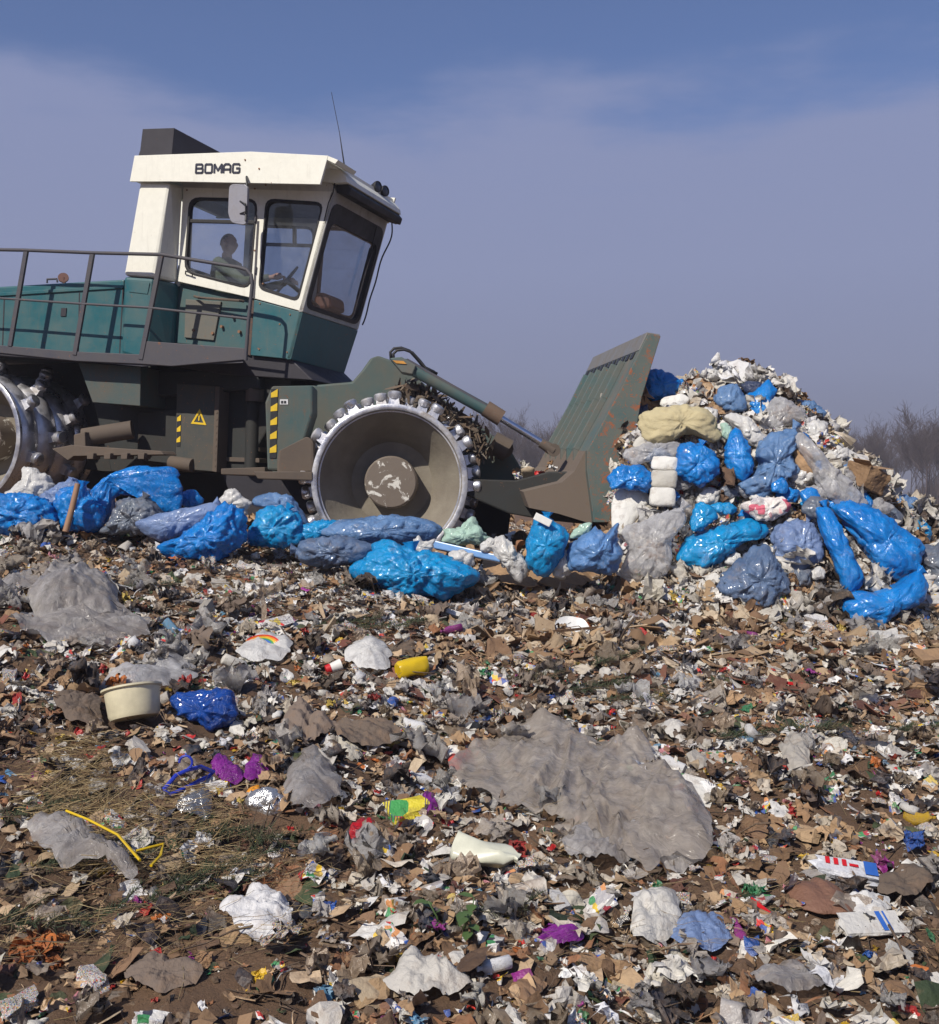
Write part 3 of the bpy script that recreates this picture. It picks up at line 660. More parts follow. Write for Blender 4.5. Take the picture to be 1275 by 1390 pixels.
# engine hood
HO = .42
hood = rp('engine_hood', [(-330, 408), (168, 379), (168, 484), (-330, 468)], HO, 1.7, TEAL, bevel=.02)
rp('hood_strip', [(-330, 418), (167, 386.5), (167, 391), (-330, 423)], HO - .02, .03, TEAL)
for pts in ([(107, 397), (108.5, 397), (107, 478), (105.5, 478)], [(166, 392), (167.5, 392), (163, 480), (161.5, 480)], [(5, 404), (6.5, 404), (4, 470), (2.5, 470)]): b = MB(); b.prism(RU.ps(pts, HO - .003), RU.n * .01); part('panel_gap', b, BLACKP, mroot)
b = MB(); b.prism(RU.ps([(83, 418), (90, 418), (89, 429), (82, 429)], HO - .012), RU.n * .02); part('hood_latch', b, BLACKP, mroot)
b = MB(); b.tube([RU.p(64, 384, HO + .2), RU.p(64, 379, HO + .2), RU.p(77, 378.5, HO + .2), RU.p(78, 383, HO + .2)], .012); part('hood_handle', b, RAIL, mroot, smooth='auto')
b = MB(); cc = RU.p(86, 377, HO + .3); b.lathe(cc, (RU.a * .5 - RU.n * .8 + Vector((0, 0, .3))), [(-.01, 0), (-.01, .06), (.01, .06), (.01, 0)], 20); b.tube([cc, RU.p(88, 388, HO + .3)], .02); part('exhaust_cap', b, paint('rusted_cap', (.13, .06, .05), .7, .2, .3, 8), mroot, smooth='auto')
# catwalk and railing
cat_ = rp('catwalk', [(-330, 452), (0, 468.5), (101, 477), (192, 481), (199, 463), (333.5, 472.5), (334, 488), (233, 497), (192, 494), (104, 490), (0, 479), (-330, 464)], .08, .04, RAIL)
b = MB(); b.prism([RU.p(-330, 462, .1), RU.p(0, 477, .1), RU.p(192, 492, .1), RU.p(330, 487, .1), RU.p(330, 487, CO + .1), RU.p(192, 492, CO + .1), RU.p(-330, 462, CO + .1)], Vector((0, 0, -.04))); part('catwalk_floor', b, RAIL, mroot)
b = MB(); b.tube([RU.p(x, y, .08) for x, y in ((-330, 325), (0, 338.9), (33, 339.4), (123.5, 343), (219.6, 345.4), (324, 362.7), (335, 366), (341, 373), (342.5, 385), (337, 440), (333.5, 489))], .019, 10); part('top_rail', b, RAIL, mroot, smooth='auto')
b = MB(); b.tube([RU.p(x, y, .08) for x, y in ((-330, 392), (0, 404.8), (107, 412), (203, 417.6), (337, 432.7))], .013, 8); part('mid_rail', b, RAIL, mroot, smooth='auto')
for (x0, y0, x1, y1) in ((35.7, 341, 13.7, 470), (125.5, 345, 101.6, 482), (219.6, 345.4, 191.5, 488), (-60, 337, -82, 466), (-170, 332, -192, 460)):
    b = MB(); b.bar(RU.p(x0, y0, .085), RU.p(x1, y1, .085), .055, .03, RU.n); part('post', b, RAIL, mroot, bevel=.004)
# rear underbody
rp('fender_panel', [(106, 492), (191, 498), (190, 551), (125.5, 546)], .30, .5, paint('fender_paint', (.03, .075, .08), .55, .6, .25, 4, dirtcol=(.11, .09, .07)))
rp('rear_chassis', [(112, 492), (395, 500), (395, 530), (330, 640), (150, 640)], .75, .35, UNDER, bevel=.02)
rp('rear_chassis', [(-200, 500), (110, 492), (395, 500), (395, 530), (330, 640), (140, 640), (-200, 600)], 1.12, .8, UNDER, bevel=.02)
rp('chassis_plate', [(240, 520), (292, 524), (290, 640), (238, 636)], .60, .3, paint('plate_dark', (.025, .04, .042), .6, .6, .2, 5, dirtcol=(.10, .08, .06)))
rp('chassis_rib', [(292, 524), (298, 525), (294, 641), (288, 640)], .55, .2, MUD)
rp('belly_plate', [(188, 560), (240, 556), (238, 630), (186, 624)], .64, .3, UNDER)
rp('chassis_panel', [(190, 503), (350, 503), (352, 528), (190, 540)], .62, .4, UNDER, bevel=.02)
rp('tank', [(300, 552), (338, 552), (336, 624), (298, 624)], .95, .3, BLACKP, bevel=.02)
b = MB(); b.tube([RU.p(345, 515, .75), RU.p(341, 640, .75)], .075, 20); part('hinge_cylinder', b, UNDER, mroot, smooth='auto')
b = MB(); b.tube([RU.p(347, 522, .72), RU.p(346, 545, .72)], .10, 20); part('hinge_collar', b, MUD, mroot, smooth='auto')
for k, y in enumerate((555, 605, 620)): b = MB(); b.prism(RU.ps([(296, y), (352, y + 2), (352, y + 8), (296, y + 6)], .8 - .04 * k), RU.n * .2); part('cross_member', b, MUD, mroot, bevel=.005)
for k in range(9): b = MB(); b.lathe(RU.p(294 - k * .3, 560 + k * 9, .545), RU.n, [(0, 0), (0, .012), (.03, .012)], 8); part('rivet', b, MUD, mroot)
# scraper frame behind the rear wheel
b = MB(); b.prism(RU.ps([(70, 609), (96, 604), (218, 612), (222, 617), (100, 619), (92, 625)], .05), RU.n * .25); part('scraper_bar', b, MUD, mroot, bevel=.008)
b = MB(); b.tube([RU.p(113, 594, .22), RU.p(180, 583, .45)], .10, 18); part('scraper_tube', b, MUD, mroot, smooth='auto')
b = MB(); b.prism(RU.ps([(100, 590), (115, 586), (116, 612), (100, 613)], .10), RU.n * .22); part('scraper_bracket', b, MUD, mroot, bevel=.008)
for x in (118, 141, 164, 187):
    b = MB(); b.prism(RU.ps([(x, 615), (x + 9, 615), (x + 8, 623), (x, 623)], .0), RU.n * .12); part('scraper_tooth', b, MUD, mroot, bevel=.004)
b = MB(); b.tube([RU.p(232, 628, .6), RU.p(262, 632, .6)], .075, 16); part('axle_stub', b, MUD, mroot, smooth='auto')
def tape(u, x0, x1, y0, y1, off, sl, parent_name='hazard_tape', n=4):
    b = MB(); b.prism(u.ps([(x0, y0), (x1, y0), (x1 + sl, y1), (x0 + sl, y1)], off), u.n * .004); t = part(parent_name, b, BLK, mroot)
    h = (y1 - y0) / n
    for k in range(n):
        b = MB(); ya = y0 + k * h; a = sl * (ya - y0) / (y1 - y0); c_ = sl * (ya + h * .62 - y0) / (y1 - y0); e = h * .28
        b.prism(u.ps([(x0 + a, ya + e), (x1 + a, ya), (x1 + c_, ya + h * .62 - e * .2), (x0 + c_, ya + h * .62)], off - .003), u.n * .004); part('yellow_stripe', b, YEL, t)
tape(RU, 240.5, 245.5, 563, 606, .594, -1, n=3)
b = MB(); tri = [(271, 555), (280, 577), (259, 575)]; b.prism(RU.ps(tri, .594), RU.n * .004, [RU.ps(inset(tri, .62), .594)]); b.bar(RU.p(270.5, 564, .592), RU.p(270, 571, .592), .014, .004, RU.n); part('warning_triangle', b, YEL, mroot)
# person: driver
# ---- front unit
body = [(369, 524), (420, 523), (478, 518), (490.6, 503.5), (503, 486), (513.5, 482.5), (529, 488), (559, 507), (600, 540), (690, 606), (720, 655), (600, 700), (430, 650), (366, 640), (360, 546)]
rp('front_frame', body, 1.09, .9, paint('front_frame_paint', (.02, .082, .085), .55, .65, .15, 2.0, dirtcol=(.125, .105, .078)), unit=FU, bevel=.02)
rp('front_side_plate', [(369, 524), (425, 523), (425, 560), (400, 640), (363, 638), (360, 546)], .30, .4, paint('side_plate_paint', (.025, .085, .09), .6, .6, .25, 3, dirtcol=(.13, .105, .078)), unit=FU, bevel=.02)
tape(FU, 368, 377, 528, 622, .292, -2, n=5)
b = MB(); b.prism(FU.ps([(380, 542), (391, 542), (391, 549), (380, 549)], .294), FU.n * .004); lb = part('label', b, simple('white_label', (.7, .7, .7)), mroot)
b = MB()
for x in (381.5, 385.5): b.prism(FU.ps([(x, 544), (x + 3, 544), (x + 3, 547.5), (x, 547.5)], .291), FU.n * .002)
part('print', b, BLK, lb)
b = MB(); b.prism(FU.ps([(376, 626), (378, 612), (418, 592), (426, 600), (426, 640), (376, 642)], .12), FU.n * .4); part('fender_bracket', b, MUD, mroot, bevel=.02)
b = MB(); b.prism(FU.ps([(344, 640), (424, 640), (424, 652), (350, 650)], -.02), FU.n * .35); part('scraper_bar', b, MUD, mroot, bevel=.008)
b = MB(); b.prism(FU.ps([(300, 636), (360, 634), (360, 646), (300, 644)], .5), FU.n * .5); part('pivot_plate', b, MUD, mroot, bevel=.008)
b = MB(); b.prism(FU.ps([(300, 640), (700, 645), (690, 725), (330, 715)], 1.5), FU.n * .3); part('belly_shade_plate', b, BLACKP, mroot, bevel=.01)  # near-black plate: the shadow below the front unit is put into its colour
b = MB(); b.prism(RU.ps([(60, 560), (420, 560), (400, 700), (80, 680)], 2.1), RU.n * .2); part('belly_shade_plate', b, BLACKP, mroot, bevel=.01)  # black sheet closing the gap between the wheels, coloured as the shade there
# wheels
def tooth_bm(b, c, out_, ax, tn, h=.115, q=1.0):
    h = h * (1 + (q - 1) * .6)
    base = [c + ax * x * .06 + tn * y * .05 * q - out_ * .02 for x, y in ((-1, -1), (1, -1), (1, 1), (-1, 1))]
    mid = [c + ax * x * .038 + tn * y * .034 * q + out_ * h * .62 for x, y in ((-1, -1), (1, -1), (1, 1), (-1, 1))]
    b.add(base + mid, [(0, 1, 5, 4), (1, 2, 6, 5), (2, 3, 7, 6), (3, 0, 4, 7), (4, 5, 6, 7), (3, 2, 1, 0)])
    b.lathe(c + out_ * h * .45, out_, [(0, .046 * q), (h * .22, .056 * q), (h * .46, .056 * q), (h * .58, .044 * q), (h * .62, .02 * q), (h * .62, 0)], 12)
def wheel(C, ax, name, nr_t=12, bulge=True, phase=0, nearteeth=48, rad=.742, W=1.05, q=1.0, nb=5):
    wr_ = empty(name, (0, 0, 0), None, None); wr_.parent = mroot; wr_.location = (0, 0, 0); WL[wr_.name] = WL[mroot.name]
    for k in list(wr_.keys()): del wr_[k]
    prof = [(.03, rad - .055), (-.005, rad - .05), (-.012, rad - .03), (0, rad), (.03, rad + .004)]
    for i in range(nb):
        x0 = .04 + (W - .08) * i / nb; x1 = .04 + (W - .08) * (i + 1) / nb
        for t in (0, .12, .3, .5, .7, .88): prof.append((x0 + (x1 - x0) * t, rad - .075 + .085 * math.sin(math.pi * t) ** .6))
    prof += [(W - .04, rad), (W, rad - .02), (W, rad - .06), (W - .05, rad - .08)]
    b = MB(); b.lathe(C, ax, prof, 96); part('drum', b, STEEL, wr_, smooth='auto', ang=50)
    b = MB(); b.lathe(C, ax, [(.028, rad - .054), (.05, rad - .07), (.36, .47), (.47, .40), (.48, .2)], 96); part('dish', b, DISH, wr_, smooth='auto')
    b = MB(); b.lathe(C, ax, [(.50, .265), (.24, .255), (.225, .240), (.22, .0)], 64); part('hub', b, HUB, wr_, smooth='auto')
    b = MB(); b.lathe(C, ax, [(.74, .6), (.80, .6), (.80, 0)], 48); part('back_disc', b, UNDER, wr_, smooth='auto')
    up = Vector((0, 0, 1)); tg = ax.cross(up).normalized(); rest = MB(); cnt = 0; allt = []
    for i in range(nb):
        x = .04 + (W - .08) * (i + .5) / nb
        for k in range(nr_t):
            a = 2 * math.pi * (k + (i % 2) * .5) / nr_t + phase + i * .09; o = up * math.cos(a) + tg * math.sin(a)
            allt.append((i * 10 - o.z * 4, C + ax * x + o * rad, o, ax, o.cross(ax)))
    allt.sort(key=lambda t: t[0])
    for n_, (_, c, o, a_, t_) in enumerate(allt):
        if n_ < nearteeth: b = MB(); tooth_bm(b, c, o, a_, t_, q=q); part('tooth', b, STEEL, wr_, smooth='auto', ang=35)
        else: tooth_bm(rest, c, o, a_, t_, q=q)
    if len(rest.v): part('tooth', rest, STEEL, wr_, smooth='auto', ang=35)['kind'] = 'stuff'
    return wr_
wheel(FU.O, FU.n, 'wheel', 12, phase=.05, nearteeth=50, q=1.2)
wheel(RU.O, RU.n, 'wheel', 8, phase=.3, nearteeth=45, W=1.3, q=1.35, nb=4)
wheel(FU.O + FU.n * 2.15, FU.n, 'wheel', 14, nearteeth=0); wheel(RU.O + RU.n * 2.15, RU.n, 'wheel', 14, nearteeth=0)
b = MB(); b.tube([FU.O + FU.n * .7, FU.O + FU.n * 2.4], .22, 24); part('axle', b, UNDER, mroot, smooth='auto')
b = MB(); b.tube([RU.O + RU.n * .7, RU.O + RU.n * 2.4], .22, 24); part('axle', b, UNDER, mroot, smooth='auto')
# matted rubbish caught on the drum
def clump(name, cs, m, parent=None, label=None, cat=None, n=240, kind=None):
    b = MB(); rr = random.Random(3)
    for (c, rad_, k) in cs:
        for i in range(k):
            a = c + Vector((rr.gauss(0, rad_), rr.gauss(0, rad_ * 1.6), rr.gauss(0, rad_))); d = Vector((rr.gauss(0, 1), rr.gauss(0, .6), rr.gauss(0, 1))).normalized() * rr.uniform(.04, .12)
            e = d.cross(Vector((rr.gauss(0, 1), 1, rr.gauss(0, 1)))).normalized() * rr.uniform(.008, .03)
            b.add([a - d + e * .2, a + e, a + d + e * .3, a + d * .9 - e * .4, a - e, a - d * .9 - e * .5], [(0, 1, 4, 5), (1, 2, 3, 4)])
    return part(name, b, m, parent, recalc=False)
CLM = scrap('matted_mud', [(.10, .075, .055), (.14, .11, .085), (.07, .05, .04), (.20, .17, .14)], .9, .3)
cs = []
for t in np.linspace(0, 1, 22):
    a = math.radians(2 + 66 * t); rr_ = .86 + .05 * math.sin(t * 9); cs.append((FU.O + FU.n * .6 + Vector((math.sin(a) * rr_ + .05, 0, math.cos(a) * rr_)), .045, 46))
clump('matted_rubbish', cs, CLM, mroot)
# lift cylinder, hoses
CYO = .35
b = MB(); b.tube([FU.p(547, 494, CYO), FU.p(672, 563, CYO)], .062, 20); part('lift_cylinder', b, paint('cylinder_paint', (.03, .095, .10), .45, .5, .12, 4, dirtcol=(.12, .10, .075)), mroot, smooth='auto')
b = MB(); b.tube([FU.p(552, 489, CYO - .03), FU.p(660, 551, CYO - .03)], .022, 10); part('cylinder_pipe', b, RAIL, mroot, smooth='auto')
b = MB(); b.tube([FU.p(659, 554, CYO), FU.p(681, 568, CYO)], .082, 20); part('cylinder_gland', b, paint('rusty_gland', (.12, .07, .045), .7, .5, .3, 6), mroot, smooth='auto')
b = MB(); b.tube([FU.p(679, 567, CYO), FU.p(740, 604, CYO)], .034, 16); part('piston_rod', b, CHROME, mroot, smooth='auto')
b = MB(); b.tube([FU.p(734, 601, CYO), FU.p(752, 612, CYO)], [.045, .06], 16); b.tube([FU.p(752, 611, CYO - .05), FU.p(752, 611, CYO + .14)], .065, 20); part('rod_eye', b, MUD, mroot, smooth='auto')
b = MB(); b.prism(FU.ps([(529, 486), (545, 484), (565, 496), (560, 508), (545, 505)], CYO - .09), FU.n * .2); part('cylinder_clevis', b, BLADE, mroot, bevel=.01)
b = MB(); b.prism(FU.ps([(533, 489), (548, 490), (552, 494), (538, 493)], CYO - .10), FU.n * .01); part('orange_mark', b, simple('orange_paint', (.6, .28, .05)), mroot)
for k in range(2):
    b = MB(); b.tube([FU.p(x + k * 4, y + k * 2.5, CYO + .05 - .03 * k) for x, y in ((531, 488), (530, 478), (535, 473), (545, 472), (556, 476), (566, 487), (574, 497), (590, 505))], .014, 8); part('hose', b, RUBBER, mroot, smooth=True)
b = MB(); b.tube([FU.p(668, 600, .9), FU.p(690, 612, .9)], .12, 20); b.tube([FU.p(684, 609, .86), FU.p(684, 609, 1.0)], .10, 20); part('tilt_cylinder', b, MUD, mroot, smooth='auto')
# push arms and blade
BV = Vector((-.19, 2.9, .13))               # across the blade, near end to far end
b = MB(); b.prism([U(x, y, 10.62) for x, y in ((632, 650), (700, 652), (745, 640), (800, 640), (800, 712), (740, 706), (690, 697), (632, 672))], Vector((0, .22, 0))); part('push_arm', b, UNDER, mroot, bevel=.015)
b = MB(); b.prism([U(x, y, 10.62) + Vector((-.05, 2.1, 0)) for x, y in ((632, 650), (740, 640), (800, 640), (800, 712), (740, 706), (632, 672))], Vector((0, .22, 0))); part('push_arm', b, UNDER, mroot, bevel=.015)
prof = [(881, 452), (869.5, 474), (837, 539), (797, 612), (797, 640), (806, 709)]; front = [(829, 709), (856, 640), (864, 582), (871, 540), (897, 456)]
YB = 10.2
def U_ps(l): return [U(x, y, YB) for x, y in l]
back = [U(x, y, YB) for x, y in prof]; frt = [U(x, y, YB) for x, y in front]
b = MB(); v = BV
n_ = len(back); vs = [p for p in back] + [p + v for p in back]; fr_ = [p + Vector((.02, 0, 0)) for p in back]
th = Vector((.05, 0, -.01)); vs2 = [p + th for p in back] + [p + v + th for p in back]
b.add(vs + vs2, [(i, i + 1, i + 1 + n_, i + n_) for i in range(n_ - 1)] + [(2 * n_ + i, 2 * n_ + i + n_, 2 * n_ + i + 1 + n_, 2 * n_ + i + 1) for i in range(n_ - 1)] + [(0, n_, 3 * n_, 2 * n_), (n_ - 1, 3 * n_ - 1, 4 * n_ - 1, 2 * n_ - 1)])
blade = part('blade', b, BLADE, mroot)
for k, t in enumerate((0, .965)):            # end plates of the blade
    b = MB(); e = [p + v * (t - .003) for p in back + frt]; b.prism(e, v * (.035 / v.length)); part('end_plate', b, BLADEE, blade, bevel=.006)
# upright ribs on the back, the slotted grid along the top, the curled toe
for t in (.16, .30, .44, .58, .72, .86):
    b = MB(); P = [back[1] + (back[2] - back[1]) * .2 + v * t, back[2] + v * t, back[3] + v * t, back[4] + v * t]
    for a, c in zip(P[:-1], P[1:]):
        nrm = Vector((-.9, 0, .43)).normalized(); b.add([a, a + nrm * .055, c + nrm * .055, c, a + v * .02, a + nrm * .055 + v * .02, c + nrm * .055 + v * .02, c + v * .02], [(0, 1, 2, 3), (7, 6, 5, 4), (0, 4, 5, 1), (1, 5, 6, 2), (2, 6, 7, 3), (3, 7, 4, 0)])
    part('rib', b, BLADE, blade, bevel=.004)
b = MB(); b.prism(U_ps([(880, 450), (898, 453), (891, 470), (868, 475)]), v * .97); b.v = [tuple(Vector(p) + v * .016) for p in b.v]; part('top_rail', b, paint('rail_bare_steel', (.16, .17, .18), .5, .5, .2, 4), blade, bevel=.006)
b = MB(); q = [U(x, y, YB) for x, y in ((860, 492), (868, 474), (886, 456), (893, 454), (880, 470))]; b.prism(q, v); 
for i in range(12):
    t = .05 + i * .078; b = MB(); nrm = Vector((-.9, 0, .43)).normalized(); c0 = back[1] + (back[2] - back[1]) * .03 + v * t + nrm * .006; c1 = back[1] + (back[2] - back[1]) * .17 + v * t + nrm * .006
    b.prism([c0, c0 + v * .045, c1 + v * .045, c1], nrm * .004); part('slot', b, BLK, blade)
b = MB(); toe = [U(x, y, YB) for x, y in ((797, 612), (782, 640), (765, 655), (728, 664), (712, 668), (720, 690), (760, 698), (806, 712))]; b.prism([p + v * .03 for p in toe], v * .94); part('blade_toe', b, paint('toe_mud', (.13, .10, .08), .75, .9, .15, 3, dirtcol=(.15, .118, .09)), blade, bevel=.03)
# driver behind the glass, seat and wheel
SEATC = simple('seat_cloth', (.10, .12, .10), .9)
b = MB(); s0 = RU.p(306, 428, CO + .55); b.prism([s0 + RU.a * x + Vector((0, 0, z)) - RU.n * .22 for x, z in ((-.26, -.1), (.22, -.1), (.24, 0), (-.14, .04), (-.24, .50), (-.34, .50))], RU.n * .46); part('seat', b, SEATC, mroot, bevel=.04)
cw = RU.p(389, 381, CO + .55); axw = (Vector((0, 0, .60)) - RU.a * .62 - RU.n * .45).normalized(); b = MB(); u_ = axw.orthogonal().normalized(); v_ = axw.cross(u_)
b.tube([cw + (u_ * math.cos(a) + v_ * math.sin(a)) * .19 for a in np.linspace(0, 2 * math.pi, 33)], .013, 8)
for a in (.4, 2.5, 4.6): b.tube([cw, cw + (u_ * math.cos(a) + v_ * math.sin(a)) * .19], .012, 6)
b.tube([cw, cw - axw * .45], .025, 8); part('steering_wheel', b, RUBBER, mroot, smooth='auto')
b = MB(); D0 = B0 - RU.a * .08 + Vector((0, 0, .0)); b.prism([D0 + RU.n * .2 + RU.a * x + Vector((0, 0, z)) for x, z in ((-.35, -.05), (-.30, .12), (-.18, .18), (-.04, .15), (-.07, -.05))], RU.n * 1.0); part('dashboard', b, simple('maroon_cloth', (.22, .05, .045), .9), mroot, bevel=.03)
b = MB(); b.prism([D0 + RU.n * .75 + RU.a * x + Vector((0, 0, z)) for x, z in ((-.2, .16), (-.2, .30), (-.12, .36), (-.0, .30), (.01, .16))], RU.n * .4); part('bag_on_dashboard', b, simple('brown_leather', (.26, .10, .06), .6), mroot, bevel=.04)
def limb(b, pts, rs): b.tube(pts, rs, 12)
def hand(b, c, f, up_, s=1):
    sd = f.cross(up_).normalized(); b.tube([c - f * .02, c + f * .04, c + f * .085], [.026, .04, .034], 10)
    for i in range(4):
        a = c + f * .08 + sd * (i - 1.5) * .021 * s; l = (.07, .08, .075, .058)[i]; b.tube([a, a + f * l * .5 - up_ * .012, a + f * l * .7 - up_ * .04, a + f * l * .55 - up_ * .062], [.0105, .010, .009, .008], 6)
    a = c + f * .02 + sd * .035 * s; b.tube([a, a + sd * .03 * s + f * .02, a + sd * .035 * s + f * .055 - up_ * .02], [.013, .012, .010], 6)
hipc = s0 + RU.a * .0 + Vector((0, 0, .08)); chest = hipc + Vector((0, 0, .42)) + RU.a * .02; neck = chest + Vector((0, 0, .14)); hd = neck + Vector((0, 0, .15)) + RU.a * .03
person = empty('person', hipc, 'driver sitting in the cab in an olive jacket, hands at the steering wheel', 'person')
skin = MB()
skin.tube([neck - Vector((0, 0, .1)), neck + Vector((0, 0, .06))], [.065, .055], 14)
fwd = RU.a; sd = RU.n
vs = []; fs_ = []; nu, nv = 20, 16
for i in range(nv + 1):
    ph = math.pi * i / nv
    for j in range(nu):
        t = 2 * math.pi * j / nu; x = math.sin(ph) * math.cos(t) * .098; y = math.sin(ph) * math.sin(t) * .076; z = math.cos(ph) * .118
        if z < 0: x *= 1 + z * .8; y *= 1 + z * 2.2
        if abs(t if t < 3.2 else t - 2 * math.pi) < .2 and -.035 < z < .02: x += .028 * (1 - abs(z + .018) / .05)      # nose
        if abs(z - .012) < .016 and .25 < abs(t if t < 3.2 else t - 2 * math.pi) < .65: x -= .010                        # eye hollows
        if abs(z + .055) < .01 and abs(t if t < 3.2 else t - 2 * math.pi) < .5: x += .006                               # lips
        vs.append(hd + fwd * x + sd * y + Vector((0, 0, z)))
fs_ = [(i * nu + j, i * nu + (j + 1) % nu, (i + 1) * nu + (j + 1) % nu, (i + 1) * nu + j) for i in range(nv) for j in range(nu)]
skin.add(vs, fs_)
for s_ in (-1, 1): skin.lathe(hd + sd * s_ * .074 - Vector((0, 0, .005)), sd * s_, [(0, .028), (.012, .026), (.014, .01), (.008, 0)], 10)
jk = MB(); jk.tube([hipc - Vector((0, 0, .06)), hipc + Vector((0, 0, .12)), chest - Vector((0, 0, .05)), chest + Vector((0, 0, .08)), neck + Vector((0, 0, .0))], [.16, .155, .185, .165, .06], 18)
tr_ = MB()
for s_ in (-1, 1):
    sh = chest + sd * s_ * .19 + Vector((0, 0, .06)); hw = cw + sd * s_ * .15 - RU.a * .05 + Vector((0, 0, .02)); el_ = (sh + hw) / 2 + Vector((0, 0, -.14)) + sd * s_ * .05
    jk.tube([sh - sd * s_ * .06, sh, (sh + el_) / 2, el_, (el_ + hw) / 2, el_ + (hw - el_) * .8], [.05, .068, .06, .052, .045, .038], 12)
    f_ = (hw - el_).normalized(); skin.tube([sh, el_, hw - f_ * .02], [.04, .035, .026], 8); hand(skin, hw - f_ * .02, f_, Vector((0, 0, 1)), -s_)
    hp_ = hipc + sd * s_ * .09; kn = hp_ + RU.a * .42 + Vector((0, 0, .05)); ft = kn + RU.a * .1 - Vector((0, 0, .42))
    tr_.tube([hp_ - RU.a * .06, hp_ + RU.a * .2, kn, kn + (ft - kn) * .5, ft], [.09, .085, .065, .055, .045], 12); skin.tube([hp_, kn, ft, ft + RU.a * .14], [.05, .045, .035, .03], 8)
skin.tube([hipc, chest, neck], [.10, .12, .05], 12)
sb_ = part('body', skin, simple('skin', (.62, .32, .22), .6), person, smooth=True); rm = sb_.modifiers.new('one surface', 'REMESH'); rm.mode = 'VOXEL'; rm.voxel_size = .009; rm.use_smooth_shade = True
part('jacket', jk, simple('olive_jacket', (.20, .21, .13), .9), person, smooth=True); part('trousers', tr_, simple('dark_trousers', (.03, .035, .05), .9), person, smooth=True)
hr = MB(); hr.add([hd + (p - hd) * 1.07 - fwd * .006 for p in vs], [f for f in fs_ if sum(((Vector(vs[i]) - hd).z > .045 + .6 * (Vector(vs[i]) - hd).dot(fwd)) for i in f) == 4]); part('hair', hr, simple('brown_hair', (.06, .035, .02), .8), person, smooth=True)

# ---------------------------------------------------------------- far trees
BARK = scrap('winter_twigs', [(.085, .06, .055), (.10, .072, .066), (.075, .056, .055)], .95, .0)
def tree_mesh(seed, H, spread=.5, up=.8):
    rr = random.Random(seed); vs = []; fs = []
    def seg(a, b_, r0, r1):
        d = (b_ - a).normalized(); u = d.orthogonal().normalized(); v = d.cross(u); o = len(vs)
        for p, r in ((a, r0), (b_, r1)):
            for k in range(3): t = 2.1 * k; vs.append(p + (u * math.cos(t) + v * math.sin(t)) * r)
        for k in range(3): fs.append((o + k, o + (k + 1) % 3, o + 3 + (k + 1) % 3, o + 3 + k))
    def grow_(p, d, L, r, lv, lst):
        n = 3; q = p
        for i in range(n):
            d = (d + Vector((rr.gauss(0, .12), rr.gauss(0, .12), .05))).normalized(); q2 = q + d * L / n; r2 = r * .8
            seg(q, q2, r, r2); q = q2; r = r2
            if lv < 5:
                for _ in range(2 if lv < 4 else 1):
                    if rr.random() < .85:
                        s = Vector((rr.gauss(0, 1), rr.gauss(0, 1), rr.gauss(.3, .5))).normalized(); dd = (d * up + s * spread * 1.3).normalized()
                        if dd.z < -.1: dd.z = .1
                        grow_(q, dd, L * rr.uniform(.5, .72), max(.018, r * .55), lv + 1, lst)
    trunk = (list(vs), list(fs)); base = Vector((0, 0, 0)); d = Vector((0, 0, 1)); q = base; r = H * .014
    for i in range(4):
        d = (d + Vector((rr.gauss(0, .05), rr.gauss(0, .05), 0))).normalized(); q2 = q + d * H * .11; seg(q, q2, r, r * .85); q = q2; r *= .85
    nt_ = len(vs), len(fs)
    for i in range(4): grow_(q - Vector((0, 0, H * .05 * i)), (Vector((rr.gauss(0, .35), rr.gauss(0, .35), 1))).normalized(), H * .30, r * .75, 1, None)
    tv, tf = vs[:nt_[0]], fs[:nt_[1]]; cv = vs[nt_[0]:]; cf = [tuple(i - nt_[0] for i in f) for f in fs[nt_[1]:]]
    out_ = []
    for nm, v_, f_ in (('trunk', tv, tf), ('crown', cv, cf)):
        me = raw_mesh(nm, [tuple(p) for p in v_], np.array(f_).ravel(), np.full(len(f_), 4)); me.materials.append(BARK); out_.append(me)
    return out_
TM = [tree_mesh(40 + i, 12, .45 + .08 * (i % 3)) for i in range(5)]
def place_tree(x, y, h, k, label, grp='bare trees along the horizon', fat=1.0):
    z = float(ground(x, y)) - .3; t = empty('bare_tree', (x, y, z), label, 'tree', grp); t.scale = (h / 12 * fat, h / 12 * fat, h / 12); t.rotation_euler.z = R.uniform(0, 6.28)
    for me in TM[k]:
        o = bpy.data.objects.new(me.name, me); COL.objects.link(o); o.parent = t
def px_x(px, y): return (px - CX) / F * y
for i in range(96):
    y = R.uniform(120, 165); px = 560 + i * 8.2 + R.uniform(-5, 5)
    hpx = np.interp(px, [560, 700, 860, 1120, 1180, 1300], [118, 122, 95, 96, 112, 135]) * R.uniform(.72, 1.05)
    place_tree(px_x(px, y), y, hpx / F * y, i % 5, 'leafless tree on the hazy horizon ' + ('in the gap between the front wheel and the blade' if px < 860 else ('straight behind the heap of bags' if px < 1110 else 'right of the heap of bags')), 'bare trees ' + ('behind the push arm' if px < 860 else ('behind the heap' if px < 1110 else 'right of the heap')), fat=.85)
for px, h, k, lab in ((1256, 142, 1, 'tallest bare tree on the horizon, spreading crown at the right edge'), (1132, 112, 3, 'slender bare tree with open crown just right of the heap of bags')):
    place_tree(px_x(px, 112), 112, h / F * 112, k, lab, None, 1.15)
bv = []; bf = []                                      # brushwood under the trees
